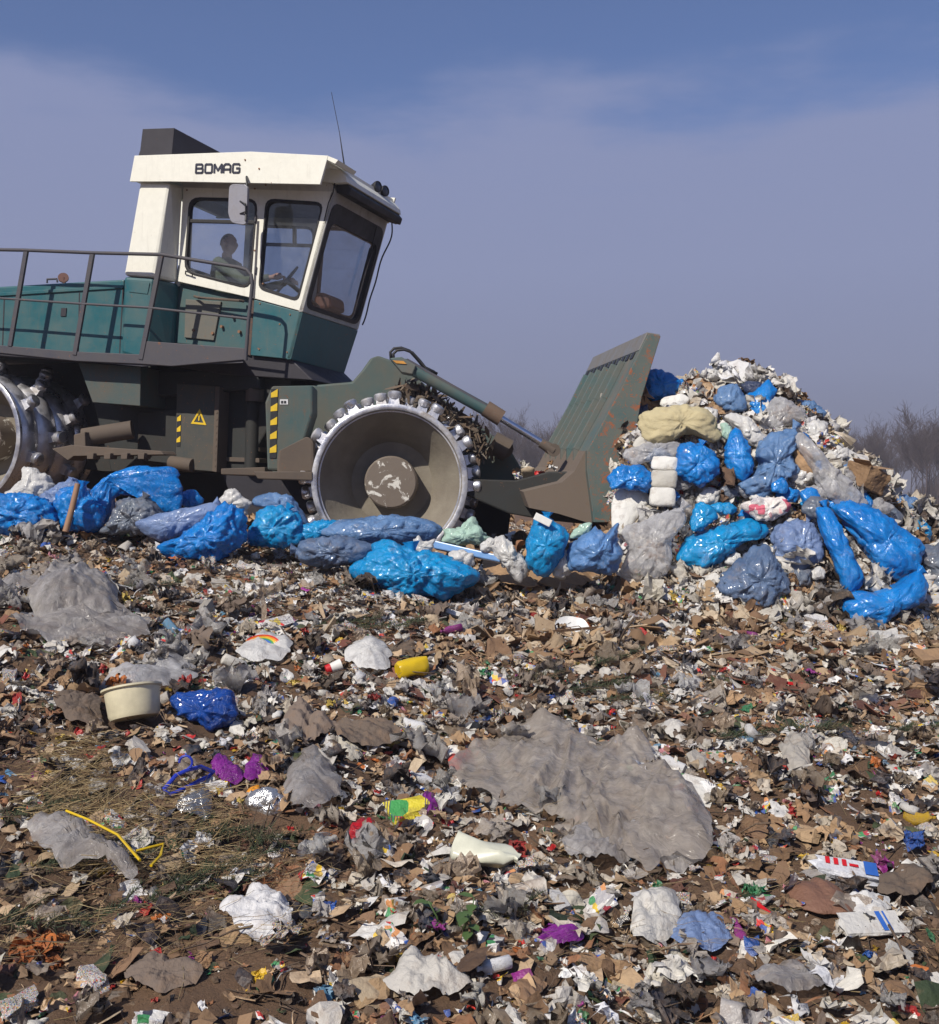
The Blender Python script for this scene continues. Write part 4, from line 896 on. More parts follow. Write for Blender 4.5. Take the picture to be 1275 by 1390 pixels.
for i in range(16000):
    y = R.uniform(112, 170); px = R.uniform(540, 1400); x = px_x(px, y); z = float(1.45) - .9; h = R.uniform(1.2, 4.2) * (1 + .5 * math.sin(px * .05)); dx = R.gauss(0, .4); w_ = .022
    o = len(bv); bv += [(x - w_, y, z), (x + w_, y, z), (x + dx * .5 + w_, y, z + h * .6), (x + dx, y, z + h), (x + dx * .5 - w_, y, z + h * .6)]; bf.append((o, o + 1, o + 2, o + 3, o + 4))
me = raw_mesh('brushwood', bv, np.array(bf).ravel(), np.full(len(bf), 5)); me.materials.append(BARK); o = bpy.data.objects.new('brushwood', me); COL.objects.link(o)
tag(o, 'tangled leafless brushwood filling the foot of the distant woodland', 'brushwood', kind='stuff')

# ---------------------------------------------------------------- bags and large waste, from the left
def P6(*p): return [(x / 2.8333, 620 + y / 2.8333) for x, y in p]
def P7(*p): return [(380 + x / 2.55, 660 + y / 2.55) for x, y in p]
def P5(*p): return [(720 + x / 2.297, 430 + y / 2.297) for x, y in p]
BG = 'rubbish bags in front of the compactor'; BH = 'rubbish bags in the heap before the blade'
pillow('rubbish_bag', P6((-60, 170), (0, 145), (90, 143), (180, 160), (212, 205), (215, 270), (150, 300), (90, 305), (-10, 285), (-70, 250)), P_BLUE, 9.5, knot=(40, 700), label='round bright blue plastic bag at the far left beside the wooden stick', cat='rubbish bag', group=BG)
pillow('rubbish_bag', P6((15, 155), (60, 115), (90, 90), (92, 50), (125, 38), (160, 55), (215, 115), (190, 150), (150, 190), (60, 190)), P_WHITE, 9.85, label='dirty white cloth-like bag in front of the rear steel wheel', cat='rubbish bag', group=BG)
pillow('rubbish_bag', P6((160, 160), (240, 92), (300, 100), (350, 130), (330, 200), (250, 260), (190, 240)), P_LAV, 9.75, label='pale lavender bag lying behind the wooden stick', cat='rubbish bag', group=BG)
pillow('rubbish_bag', P6((215, 170), (240, 125), (320, 108), (345, 150), (390, 185), (402, 240), (370, 290), (300, 292), (240, 280), (225, 220)), P_BLUE, 9.55, label='crumpled blue bag directly behind the wooden stick', cat='rubbish bag', group=BG)
b = MB(); a_ = U(105.5, 657, 9.35); c_ = U(89, 722, 9.25); b.tube([c_, c_ + (a_ - c_) * .5 + Vector((.004, 0, 0)), a_], [.027, .025, .024], 14)
tag(link('broom_handle', b.v, b.f, simple('bare_wood', (.30, .17, .10), .7), smooth='auto'), 'short brown wooden broom handle sticking up among the blue bags', 'stick')
pillow('rubbish_bag', P6((345, 180), (365, 120), (430, 62), (510, 38), (600, 40), (675, 42), (700, 130), (692, 212), (640, 218), (590, 160), (500, 150), (440, 160), (432, 210), (400, 260), (350, 295), (352, 230)), P_BLUE, 9.8, T=.45, wr=.7, knot=(130, 700), label='large bright blue sheet-like bag arched over a grey bag', cat='rubbish bag', group=BG, cpt=(150, 652), fold=1.6)
pillow('rubbish_bag', P6((445, 200), (470, 158), (550, 152), (600, 175), (635, 215), (600, 260), (550, 300), (470, 302), (385, 290), (430, 240)), P_GREY, 9.5, wr=1.3, label='dark grey bag slumped under the arched blue sheet', cat='rubbish bag', group=BG)
pillow('rubbish_bag', P6((520, 250), (620, 215), (740, 190), (820, 176), (860, 200), (800, 260), (720, 300), (620, 325), (560, 300)), P_LAV, 9.4, T=.7, wr=.6, label='long pale lavender bag between grey bag and white cloth', cat='rubbish bag', group=BG)
pillow('rubbish_bag', P6((600, 345), (700, 300), (780, 255), (820, 205), (870, 182), (925, 200), (948, 260), (940, 330), (880, 380), (800, 400), (700, 395), (630, 382)), P_BLUE, 9.15, T=.8, wr=1.25, knot=(318, 730), label='bright blue glossy bag with round top beside the white cloth', cat='rubbish bag', group=BG)
pillow('white_cloth', P6((815, 190), (850, 150), (905, 118), (935, 160), (968, 175), (950, 220), (900, 230), (850, 215)), P_WHITE, 9.7, wr=1.3, label='pointed white cloth standing up behind the glossy blue bag', cat='cloth')
pillow('rubbish_bag', P6((695, 140), (740, 126), (785, 160), (770, 190), (720, 205), (695, 180)), P_BLUE, 10.0, label='small deep blue bag half hidden beneath the machine', cat='rubbish bag', group=BG)
pillow('rubbish_bag', P6((965, 185), (990, 150), (1050, 132), (1110, 150), (1150, 185), (1190, 262), (1130, 250), (1080, 200), (1000, 195)), P_SLATE, 9.75, T=.7, label='slate blue bag leaning against the machine above a cyan bag', cat='rubbish bag', group=BG)
pillow('rubbish_bag', P6((955, 280), (985, 215), (1050, 188), (1120, 200), (1155, 245), (1165, 300), (1120, 345), (1040, 348), (960, 335)), P_CYAN, 9.45, label='cyan blue bag below the slate bag, left of the front wheel', cat='rubbish bag', group=BG)
pillow('rubbish_bag', P6((1110, 270), (1200, 255), (1290, 245), (1340, 275), (1280, 320), (1200, 345), (1130, 330)), P_CYAN, 9.5, label='flattened cyan bag just in front of the front wheel', cat='rubbish bag', group=BG)
pillow('rubbish_bag', P7((140, 165), (180, 125), (260, 108), (420, 102), (520, 118), (565, 150), (540, 185), (480, 205), (380, 200), (300, 205), (200, 190)), P_SLATE, 9.5, T=.9, wr=.8, knot=(600, 722), label='long slate blue bag lying in front of the front steel wheel', cat='rubbish bag', group=BG)
pillow('rubbish_bag', P7((45, 232), (80, 195), (150, 180), (240, 178), (320, 195), (345, 220), (290, 262), (210, 275), (130, 278), (70, 262)), P_GREY if 0 else plastic('steel_blue_polythene', (.13, .20, .34), .35, (.09, .14, .25), trans=.15, dirt=.2), 9.1, T=.9, wr=1.1, knot=(405, 750), label='steel blue creased bag left of the biggest cyan bag', cat='rubbish bag', group=BG)
pillow('rubbish_bag', P7((250, 285), (285, 240), (340, 205), (400, 200), (440, 222), (520, 235), (610, 255), (700, 300), (670, 350), (620, 370), (570, 392), (510, 378), (420, 372), (330, 345), (265, 325)), P_CYAN, 8.95, T=.95, wr=1.0, knot=(560, 745), label='biggest cyan bag, full and shiny, lying centre below the front wheel', cat='rubbish bag', group=BG)
drape('paper', [(646, 790), (655, 772), (664, 783), (668, 793), (655, 803)], scrap('white_tip', [(.75, .73, .68)], .7, .2), .10, .03, 'white paper tip poking out by the biggest cyan bag', 'paper')
pillow('rag', P7((555, 190), (570, 150), (620, 140), (665, 113), (690, 135), (710, 165), (735, 185), (700, 205), (640, 200), (600, 210)), plastic('mint_cloth', (.42, .60, .50), .8, (.34, .50, .42), trans=.1, dirt=.25), 9.5, wr=1.6, label='mint green crumpled rag right of the front wheel', cat='rag')
b = MB(); q = [U(588, 733, 9.3), U(679, 754, 9.1), U(679, 763, 9.1), U(588, 744, 9.3)]; b.prism(q, Vector((.02, .10, -.02))); bo = link('plastic_tray', b.v, b.f, simple('pale_blue_plastic', (.20, .38, .70), .35), bevel=.01); tag(bo, 'long pale blue plastic tray wedged between rags and cyan bag', 'tray')
for pts, lab in ((P7((455, 215), (475, 170), (500, 190), (535, 185), (520, 235), (490, 245)), 'white torn paper between slate bag and blue tray'), (P7((585, 240), (620, 222), (670, 235), (668, 280), (620, 285)), 'white patterned paper bag under the blue tray'),
                 (P7((735, 190), (770, 170), (810, 205), (850, 260), (860, 300), (830, 328), (790, 300), (750, 250)), 'white cloth left of the upright blue bag'), (P7((700, 195), (740, 180), (760, 215), (700, 225)), 'white rag beside the mint green rag'),
                 (P7((940, 280), (965, 225), (1000, 235), (1015, 290), (985, 325), (950, 315)), 'white cloth between the upright blue bag and slate bag'), (P7((1000, 180), (1040, 135), (1080, 130), (1060, 180)), 'pale green cloth behind the pale slate bag')):
    pillow('cloth', pts, P_WHITE if 'white' in lab else MAT['mint_cloth'], 9.15, wr=1.7, T=.8, label=lab, cat='cloth')
pillow('rubbish_bag', P7((850, 240), (858, 170), (885, 108), (925, 103), (970, 135), (998, 165), (985, 220), (955, 280), (925, 308), (880, 300), (855, 275)), P_CYAN, 9.1, T=.9, wr=.75, knot=(742, 700), label='upright blue bag with a white tie on top, below the blade', cat='rubbish bag', group=BG)
b = MB(); b.bar(U(726, 700, 8.95), U(748, 711, 8.93), .06, .012); tag(link('tie', b.v, b.f, simple('white_tie', (.75, .75, .72)), bevel=.004), 'white tie wrapped round the top of the upright blue bag', 'tie')
pillow('rubbish_bag', P7((990, 230), (1030, 180), (1090, 145), (1130, 165), (1165, 132), (1172, 190), (1178, 255), (1150, 310), (1080, 298), (1010, 292)), plastic('sky_polythene', (.13, .30, .62), .3, (.10, .22, .46), trans=.2, dirt=.06), 9.1, T=.85, label='pale slate bag with pointed corner at the foot of the blade', cat='rubbish bag', group=BG)
CB = scrap('cardboard', [(.38, .24, .13), (.44, .28, .155), (.32, .20, .11), (.48, .33, .20)], .85, .3)
def sheet_box(name, pts, m, thick, label, cat, lift=.06, tilt=(0, 0), group=None):
    W = [G(a, b_) for a, b_ in pts]; c = sum(W, Vector()) / len(W); CNT[0] += 1
    n = 26; Wn = np.array([[p.x, p.y, p.z] for p in W]); 
    b = MB(); ce = Vector(c); vs = [Vector((p.x, p.y, c.z + (p.z - c.z) * 1.0 + lift + tilt[0] * (p.x - c.x) + tilt[1] * (p.y - c.y) + R.uniform(-.01, .01))) for p in W]
    b.prism(vs, Vector((0, 0, -thick))); o = link(name, b.v, b.f, m, bevel=min(.004, thick * .4)); tag(o, label, cat, group); return o
drape('cardboard_sheet', [(655, 792), (672, 764), (700, 778), (715, 800), (735, 812), (700, 812)], CB, .10, .04, 'brown cardboard flap folded up between cyan bag and blade', 'cardboard', freq=1.5, hem=.2, thick=.004)
drape('cardboard_sheet', [(718, 782), (760, 782), (812, 788), (805, 806), (770, 820), (730, 812)], CB, .08, .04, 'wide brown cardboard sheet in front of the upright blue bag', 'cardboard', freq=1.5, hem=.2, thick=.004)
# the heap in front of the blade
def hb(pts, m, label, push=-.12, foot_=False, cat='rubbish bag', name='rubbish_bag', grp=BH, **k):
    P = P5(*pts); cx_ = np.mean([p[0] for p in P]); cy_ = np.mean([p[1] for p in P]); Y = hit(cx_, cy_)
    if Y > 11.3: Y = 10.9
    ft = push <= -.2; push -= .16
    k.setdefault('lean', .3)
    if ft: Y = hit(cx_, max(p[1] for p in P) - 10) - .04
    else: Y = Y + push
    return pillow(name, P, m, Y, label=label, cat=cat, group=grp, **k)
hb([(352, 250), (365, 170), (400, 160), (440, 172), (468, 205), (445, 245), (400, 262)], P_BLUE, 'bright blue bag at the top of the heap touching the blade')
hb([(305, 370), (320, 290), (345, 255), (370, 270), (365, 330), (340, 385)], plastic('navy_polythene', (.035, .055, .12), .35, (.03, .04, .09), dirt=.2), 'dark navy bag squeezed between blade and yellow foam')
hb([(575, 250), (600, 215), (645, 205), (665, 240), (675, 290), (640, 300), (600, 290)], P_SLATE, 'slate blue bag near the top of the heap behind the white foam')
hb([(655, 215), (680, 200), (720, 205), (735, 235), (690, 245)], MAT['navy_polythene'], 'small black bag at the crest of the heap', push=-.05)
hb([(672, 245), (710, 225), (750, 192), (768, 235), (745, 275), (712, 332), (690, 310), (680, 280)], P_BLUE, 'bright blue pointed bag at the crest of the heap, right side', wr=.8, T=.6)
hb([(720, 335), (735, 280), (775, 250), (820, 265), (855, 295), (862, 330), (800, 340), (760, 348)], P_CLEAR, 'clear plastic bag at the crest of the heap')
hb([(338, 345), (350, 300), (385, 282), (440, 275), (520, 270), (565, 285), (592, 330), (588, 375), (565, 392), (525, 375), (490, 362), (440, 385), (400, 402), (368, 402), (345, 375)], scrap('yellow_foam', [(.62, .54, .33)], .85, .12, bsc=90, dirtcol=(.35, .28, .16)), 'big lump of yellowed foam mattress high on the heap', cat='foam', name='foam_lump', grp=None, wr=.7, hard=True, fold=0)
WF = scrap('white_foam', [(.78, .77, .73)], .8, .1, bsc=120)
hb([(402, 275), (410, 255), (470, 240), (500, 255), (480, 285), (430, 292)], WF, 'flat white foam block lying on the yellowed foam', cat='foam', name='foam_block', grp=None, wr=.5, hard=True, T=.6)
hb([(252, 620), (258, 565), (290, 522), (320, 515), (355, 535), (375, 565), (350, 610), (315, 650), (285, 680), (255, 665)], WF, 'large rounded white foam pad at the lower left of the heap', cat='foam', name='foam_pad', grp=None, wr=.25, hard=True, T=.35, push=-.2)
for i, (y0, y1) in enumerate(((435, 480), (478, 535), (532, 592))):
    sh_ = (0, -2, -6)[i]; hb([(384 + sh_, y0 + 4), (400 + sh_, y0), (458 + sh_, y0 + 4), (456 + sh_, y1 - 4), (440 + sh_, y1), (378 + sh_, y1 - 6)], WF, ('topmost of three white foam blocks stacked at the left of the heap', 'middle one of three stacked white foam blocks', 'lowest of three stacked white foam blocks')[i], cat='foam', name='foam_block', grp='stacked white foam blocks', wr=.3, hard=True, T=.7, push=-.15, puff=.28)
hb([(318, 400), (345, 370), (365, 395), (340, 420)], WF, 'small white foam cube beside the dark navy bag', cat='foam', name='foam_block', grp=None, wr=.5, hard=True, puff=.3)
hb([(245, 505), (262, 475), (300, 460), (345, 468), (382, 500), (372, 540), (320, 545), (280, 530), (252, 540)], P_BLUE, 'blue knotted bag on the left flank above the rounded foam pad', push=-.15, wr=1.3)
hb([(455, 430), (468, 400), (505, 388), (550, 398), (582, 430), (585, 475), (560, 510), (520, 530), (480, 512), (456, 480)], P_BLUE, 'round blue bag in the middle of the heap right of the foam blocks', push=-.15)
hb([(290, 440), (300, 410), (400, 395), (470, 390), (480, 420), (450, 440), (370, 450), (320, 465)], P_CLEAR, 'thin clear bag under the yellowed foam', wr=1.2)
hb([(612, 310), (650, 300), (690, 320), (715, 355), (745, 395), (712, 412), (670, 385), (640, 345)], P_WHITE, 'white plastic bag above the teardrop blue bag', wr=1.3)
hb([(595, 330), (625, 340), (628, 375), (600, 380)], MAT['mint_cloth'], 'small mint rag beside the yellowed foam', cat='rag', name='rag', grp=None, wr=1.5)
hb([(608, 415), (625, 370), (650, 345), (678, 390), (695, 440), (688, 490), (655, 518), (625, 490), (610, 455)], P_BLUE, 'teardrop shaped blue bag standing in the middle of the heap', knot=(1003, 582), wr=.9)
hb([(635, 525), (690, 495), (715, 450), (700, 430), (745, 365), (790, 348), (835, 345), (838, 400), (815, 430), (840, 470), (800, 510), (755, 550), (710, 570), (665, 555)], P_SLATE, 'large slate blue bag sprawled over the middle of the heap', wr=1.1, cpt=P5((755, 460))[0])
hb([(820, 400), (850, 340), (885, 320), (925, 320), (932, 370), (915, 405), (870, 410)], P_WHITE, 'white bag on the right shoulder of the heap', T=.6, wr=1.3)
hb([(825, 380), (860, 360), (920, 430), (985, 500), (1030, 560), (1050, 590), (1000, 600), (940, 585), (900, 540), (870, 460)], P_CLEAR, 'long clear plastic film trailing down the right side of the heap', wr=1.0, T=.5, cpt=P5((930, 490))[0])
hb([(815, 395), (850, 390), (880, 440), (890, 490), (850, 490), (830, 450)], CB, 'crushed tan cardboard beneath the long clear film', cat='cardboard', name='cardboard_piece', grp=None, hard=True, T=.3)
hb([(500, 665), (505, 610), (530, 575), (572, 592), (585, 625), (560, 645), (530, 668)], P_CYAN, 'small blue bag between foam blocks and yellow wrapper', push=-.15)
hb([(455, 760), (458, 730), (485, 690), (560, 660), (640, 640), (700, 628), (742, 655), (725, 690), (670, 700), (620, 740), (560, 778), (500, 785)], P_CYAN, 'long bright blue bag lying across the foot of the heap', push=-.2, T=.8)
hb([(275, 800), (300, 730), (300, 665), (370, 630), (440, 605), (482, 595), (485, 640), (440, 700), (435, 780), (400, 818), (340, 822)], P_CLEAR, 'large clear grey bag at the left foot of the heap', push=-.3, T=.6, wr=.8)
hb([(755, 690), (780, 655), (850, 628), (895, 645), (912, 700), (905, 755), (860, 792), (800, 785), (765, 745)], P_LAV, 'pale slate bag at the foot of the heap left of the tall blue strip', push=-.2)
hb([(580, 840), (620, 790), (690, 740), (735, 715), (790, 770), (805, 820), (780, 875), (730, 905), (650, 890), (600, 865)], MAT['steel_blue_polythene'], 'torn steel blue bag with dark contents at the foot of the heap', push=-.25, T=.8, wr=1.1)
hb([(845, 600), (880, 560), (930, 575), (925, 625), (870, 625)], P_GREY, 'grey bag above the pale slate bag', push=-.15)
hb([(650, 590), (700, 570), (790, 560), (815, 600), (740, 640), (690, 620)], scrap('pink_print', [(.75, .70, .66)], .6, .15, printed=[(.75, .7, .68), (.6, .12, .18), (.75, .72, .7), (.7, .4, .4)], psc=16), 'crumpled pink and white wrapper in the middle of the heap', cat='wrapper', name='wrapper', grp=None, wr=1.6)
hb([(750, 520), (790, 498), (805, 530), (790, 555), (755, 545)], P_BLUE, 'little blue bag under the sprawled slate bag')
hb([(845, 550), (880, 530), (905, 560), (880, 590), (850, 585)], P_BLUE, 'little blue bag under the long clear film')
hb([(900, 600), (925, 585), (950, 600), (985, 680), (1005, 740), (1032, 815), (1010, 850), (975, 875), (950, 800), (925, 720)], P_BLUE, 'tall blue strip of bag left of the wide open blue bag', push=-.35, T=.6, wr=.7)
hb([(950, 595), (1000, 578), (1070, 590), (1130, 630), (1190, 680), (1222, 715), (1205, 770), (1185, 808), (1120, 815), (1065, 800), (1045, 740), (1000, 670)], P_BLUE, 'wide open blue bag flaring at the right foot of the heap', push=-.35, T=.7, wr=.6, knot=(1140, 690), fold=1.8)
hb([(975, 885), (1030, 855), (1080, 860), (1150, 835), (1215, 795), (1240, 820), (1228, 880), (1160, 915), (1100, 950), (1070, 966), (1020, 945), (978, 940)], P_BLUE, 'curved bright blue bag at the lowest right foot of the heap', push=-.35, T=.8, wr=.7, cpt=P5((1110, 885))[0])
hb([(1015, 545), (1040, 530), (1065, 570), (1062, 600), (1035, 585)], P_BLUE, 'blue corner of bag beside the tumbling cardboard box', push=0)
hb([(920, 425), (945, 418), (968, 445), (965, 470), (935, 455)], P_BLUE, 'blue scrap of bag at the right edge behind the clear film', push=.1)
hb([(1160, 650), (1200, 620), (1245, 645), (1250, 690), (1215, 712), (1175, 690)], P_CYAN, 'pale cyan bag at the right edge beyond the wide open bag', push=-.1)
hb([(1205, 740), (1260, 710), (1330, 720), (1340, 860), (1280, 880), (1225, 870), (1240, 800)], P_GREY, 'grey bag cut by the right edge of the picture', push=-.3, cpt=P5((1280, 790))[0])
hb([(1075, 620), (1110, 580), (1160, 610), (1150, 650), (1100, 650)], P_GREY, 'dull grey bag behind the flaring blue bag', push=.1)
# tumbling box
b = MB(); cc = U(1176, 650, hit(1176, 672) - .12); M3 = Matrix.Rotation(.35, 3, 'Y') @ Matrix.Rotation(.5, 3, 'Z')
b.box(cc, .27, .26, .20, M3); vv = []
bx_ = link('cardboard_box', b.v, b.f, CB, bevel=.008); tag(bx_, 'crushed cardboard box tumbling down the right side of the heap', 'box'); sb = bx_.modifiers.new('subdivide', 'SUBSURF'); sb.subdivision_type = 'SIMPLE'; sb.levels = sb.render_levels = 3
tx = bpy.data.textures.new('dents', 'CLOUDS'); tx.noise_scale = .12; ds = bx_.modifiers.new('dents', 'DISPLACE'); ds.texture = tx; ds.strength = .07; ds.mid_level = .5
for k, (dx_, dz_) in enumerate(((-.02, .115), (.10, .10))):
    b = MB(); b.box(cc + Vector((dx_, -.02, dz_)), .16, .2, .005, M3 @ Matrix.Rotation(.5 - .8 * k, 3, 'Y')); link('flap', b.v, b.f, CB, parent=bx_)

# further bags packed into the body of the heap
FM = [('bright blue', P_BLUE), ('white', P_WHITE), ('slate blue', P_SLATE), ('cyan', P_CYAN), ('clear', P_CLEAR), ('grey', P_GREY)]
_r = random.Random(5)
for i, (x, y, k, w_) in enumerate(((500, 235, 1, 26), (535, 215, 5, 24), (560, 300, 1, 22), (470, 300, 0, 20), (400, 440, 2, 34), (430, 560, 0, 30), (560, 560, 1, 34), (600, 600, 3, 30), (620, 545, 5, 24), (690, 610, 0, 30), (720, 560, 1, 28), (800, 560, 0, 34), (850, 500, 1, 36), (870, 440, 2, 30), (900, 470, 0, 28), (930, 530, 1, 30), (960, 500, 4, 40), (985, 620, 1, 28), (1000, 560, 2, 30), (820, 650, 1, 26), (700, 800, 1, 32), (840, 810, 5, 34), (900, 800, 1, 26), (1060, 680, 2, 44), (1080, 840, 1, 28), (1180, 830, 4, 34), (400, 690, 1, 30), (560, 700, 1, 22), (640, 760, 1, 30), (780, 300, 4, 44), (840, 330, 4, 40), (560, 180, 1, 22), (620, 190, 1, 24), (1150, 590, 2, 40), (1190, 640, 0, 30), (870, 300, 2, 42), (905, 350, 4, 44), (840, 380, 0, 30), (955, 430, 1, 32), (1000, 480, 2, 34), (960, 590, 0, 32), (1080, 590, 4, 36), (790, 235, 0, 28), (700, 270, 2, 34), (620, 270, 4, 30), (470, 215, 0, 26), (1030, 620, 1, 28), (880, 590, 3, 30), (1120, 560, 1, 26), (830, 290, 1, 30), (930, 400, 1, 34), (740, 330, 1, 28), (1010, 530, 4, 40), (900, 550, 4, 36), (520, 480, 1, 26), (660, 540, 4, 30), (470, 520, 4, 30))):
    pts = [(x + w_ * math.cos(a) * _r.uniform(.75, 1.3) * 1.15, y + w_ * math.sin(a) * _r.uniform(.7, 1.2) * .85) for a in np.linspace(0, 2 * math.pi, 9, endpoint=False)]
    hb(pts, FM[k][1], 'small %s bag wedged between larger bags in the heap' % FM[k][0], push=.0, wr=1.5, name='small_bag', grp='small %s bags wedged in the heap' % FM[k][0])

# ---------------------------------------------------------------- litter
def tri_template(v, f, seed=0): return np.array([tuple(p) for p in v], float), [tuple(q) for q in f]
def t_sheet(seed, n=7, asp=1.0, crump=.22, ragged=.25):        # a torn crumpled sheet about one unit across
    a = np.linspace(-.5, .5, n); X, Y = np.meshgrid(a, a * asp); P = np.stack([X, Y, X * 0 + seed * 3.1], -1).reshape(-1, 3)
    Z = crump * (1 - ridge(P * 2.0, seed, 3, .6) * 1.6) + crump * .6 * vn(P * 1.6, seed + 3)
    r = 1 + ragged * vn(P * 2.2 + 4, seed + 7) - .18 * (np.abs(P[:, 0] * 2) ** 4 + np.abs(P[:, 1] / asp * 2) ** 4) / 2
    V = np.stack([P[:, 0] * r + .07 * vn(P * 5, seed + 1), P[:, 1] * r + .07 * vn(P * 5, seed + 2), Z], -1)
    F_ = [(j * n + i, j * n + i + 1, (j + 1) * n + i + 1, (j + 1) * n + i) for j in range(n - 1) for i in range(n - 1)]
    return V, F_
def t_ball(seed, n=2, amp=.45, flat=.55, rid=True):
    bm = bmesh.new(); bmesh.ops.create_icosphere(bm, subdivisions=n, radius=.5); V = np.array([v.co[:] for v in bm.verts]); F_ = [tuple(v.index for v in f.verts) for f in bm.faces]; bm.free()
    d = amp * (.6 - ridge(V * 2.4 + seed * 1.7, seed, 3, .6)) if rid else amp * fbm(V * 2 + seed, seed, 3)
    V = V * (1 + d[:, None]); V = V * np.array([1, .6 + .4 * abs(math.sin(seed)), flat]); return V, F_
def t_crumple(seed, n=9, k=.34):                             # a ball-crushed sheet: sharp facets, open edges
    a = np.linspace(-.5, .5, n); X, Y = np.meshgrid(a, a); P = np.stack([X, Y, X * 0 + seed * 2.3], -1).reshape(-1, 3)
    D = np.stack([ridge(P * 2.1 + 3, seed, 2, .6) - .5, ridge(P * 2.1 + 13, seed + 5, 2, .6) - .5, ridge(P * 2.3 + 23, seed + 9, 3, .6) - .5], -1)
    V = P * np.array([.75, .75, 0]) + D * np.array([k * 1.3, k * 1.3, k * 1.9]); V[:, 2] -= V[:, 2].min() + .05
    return V, [(j * n + i, j * n + i + 1, (j + 1) * n + i + 1, (j + 1) * n + i) for j in range(n - 1) for i in range(n - 1)]
def t_board(seed, th=.03, asp=.6, bend=.05):                 # stiff torn board with thickness
    rr = random.Random(seed); k = rr.randint(4, 6); pts = []
    for i in range(k):
        t = 2 * math.pi * (i + rr.uniform(-.25, .25)) / k + .4; pts.append((.5 * math.cos(t) * rr.uniform(.8, 1.1), .5 * asp * math.sin(t) * rr.uniform(.8, 1.1)))
    V = [(x, y, bend * math.sin(x * 5) + s * th / 2) for s in (1, -1) for x, y in pts]
    F_ = [tuple(range(k)), tuple(reversed(range(k, 2 * k)))] + [(i, i + k, (i + 1) % k + k, (i + 1) % k) for i in range(k)]
    return np.array(V), F_
def t_stick(seed, r=.02, n=5, seg=5, bend=.12, taper=.5):
    rr = random.Random(seed); pts = [Vector((x, rr.gauss(0, bend) * .3 + bend * math.sin(x * 3 + seed), rr.gauss(0, bend) * .3)) for x in np.linspace(-.5, .5, seg)]
    b = MB(); b.tube(pts, [r * (1 - taper * i / (seg - 1)) for i in range(seg)], n); return np.array([tuple(p) for p in b.v]), b.f
def t_ribbon(seed, w=.03, seg=7, curl=.15):
    rr = random.Random(seed); V = []
    for i, x in enumerate(np.linspace(-.5, .5, seg)):
        y = curl * math.sin(x * 4 + seed); z = curl * .6 * math.cos(x * 5 + seed * 2); tw = x * 3 + seed
        V += [(x, y + w * math.cos(tw), z + w * math.sin(tw)), (x, y - w * math.cos(tw), z - w * math.sin(tw))]
    return np.array(V), [(2 * i, 2 * i + 1, 2 * i + 3, 2 * i + 2) for i in range(seg - 1)]
def t_cup(seed, r0=.30, r1=.38, h=.9, n=14, crush=.12):       # open beaker or tub, squashed
    prof = [(0, 0), (0, r0), (h * .5, (r0 + r1) / 2), (h, r1), (h, r1 * .93), (h * .5, (r0 + r1) / 2 * .93), (.04, r0 * .92), (.04, 0)]
    b = MB(); b.lathe((0, -.45, 0), (0, 1, 0), prof, n); V = np.array([tuple(p) for p in b.v]); V = V + crush * fbm(V * 2.5 + seed, seed, 2)[:, None] * np.array([1, .3, 1]); V[:, 2] *= .75 + .2 * math.sin(seed); return V, b.f
def t_bottle(seed, n=14, crush=.08):
    prof = [(0, 0), (.0, .13), (.03, .16), (.35, .155), (.60, .16), (.72, .13), (.80, .06), (.88, .05), (.88, .062), (.96, .062), (.96, 0)]
    b = MB(); b.lathe((-.5, 0, 0), (1, 0, 0), prof, n); V = np.array([tuple(p) for p in b.v]); V = V + crush * fbm(V * 4 + seed, seed, 2)[:, None] * np.array([.2, 1, 1]); return V, b.f
def t_carton(seed, a=1, b_=.55, c=.4, crush=.12):
    n = 4; bm = bmesh.new(); bmesh.ops.create_cube(bm, size=1); bmesh.ops.subdivide_edges(bm, edges=bm.edges[:], cuts=3, use_grid_fill=True)
    V = np.array([v.co[:] for v in bm.verts]); F_ = [tuple(v.index for v in f.verts) for f in bm.faces]; bm.free()
    V = V + crush * np.stack([vn(V * 2.3 + seed, seed), vn(V * 2.3 + seed, seed + 1), vn(V * 2.3 + seed, seed + 2)], -1) * 1.6; return V * np.array([a, b_, c]), F_
TPL = {
 'sheet': [t_sheet(i, 10, R.uniform(.4, 1), .16 + .1 * (i % 3)) for i in range(16)],
 'small': [t_sheet(100 + i, 4, R.uniform(.4, 1), .25) for i in range(14)],
 'film': [t_crumple(200 + i, 16, .28 + .06 * (i % 3)) for i in range(10)],
 'ball': [t_crumple(i, 12, .26 + .1 * (i % 3)) for i in range(16)],
 'crum': [t_crumple(i + 70, 7, .3) for i in range(10)],
 'lump': [t_ball(i + 30, 1, .5, .7, False) for i in range(8)],
 'clod': [t_ball(i + 50, 2, .5, .6, False) for i in range(8)],
 'board': [t_board(i, .03, R.uniform(.35, .9)) for i in range(14)],
 'slat': [t_board(i + 40, .04, R.uniform(.12, .22), .02) for i in range(8)],
 'stick': [t_stick(i, .014, 5) for i in range(8)],
 'twig': [t_stick(i + 20, .008, 4, 6, .2) for i in range(8)],
 'straw': [t_stick(i + 60, .006, 3, 4, .12, .3) for i in range(8)],
 'ribbon': [t_ribbon(i, R.uniform(.015, .05)) for i in range(8)],
 'cup': [t_cup(i, R.uniform(.25, .33), .4, R.uniform(.5, 1)) for i in range(5)],
 'bottle': [t_bottle(i) for i in range(5)],
 'carton': [t_carton(i, 1, R.uniform(.4, .8), R.uniform(.15, .45)) for i in range(8)],
}
SOILC = (.16, .115, .08)
W_ = [(.76, .74, .70), (.66, .64, .61), (.80, .79, .77), (.55, .52, .48), (.72, .69, .62), (.74, .74, .76), (.60, .53, .44)]
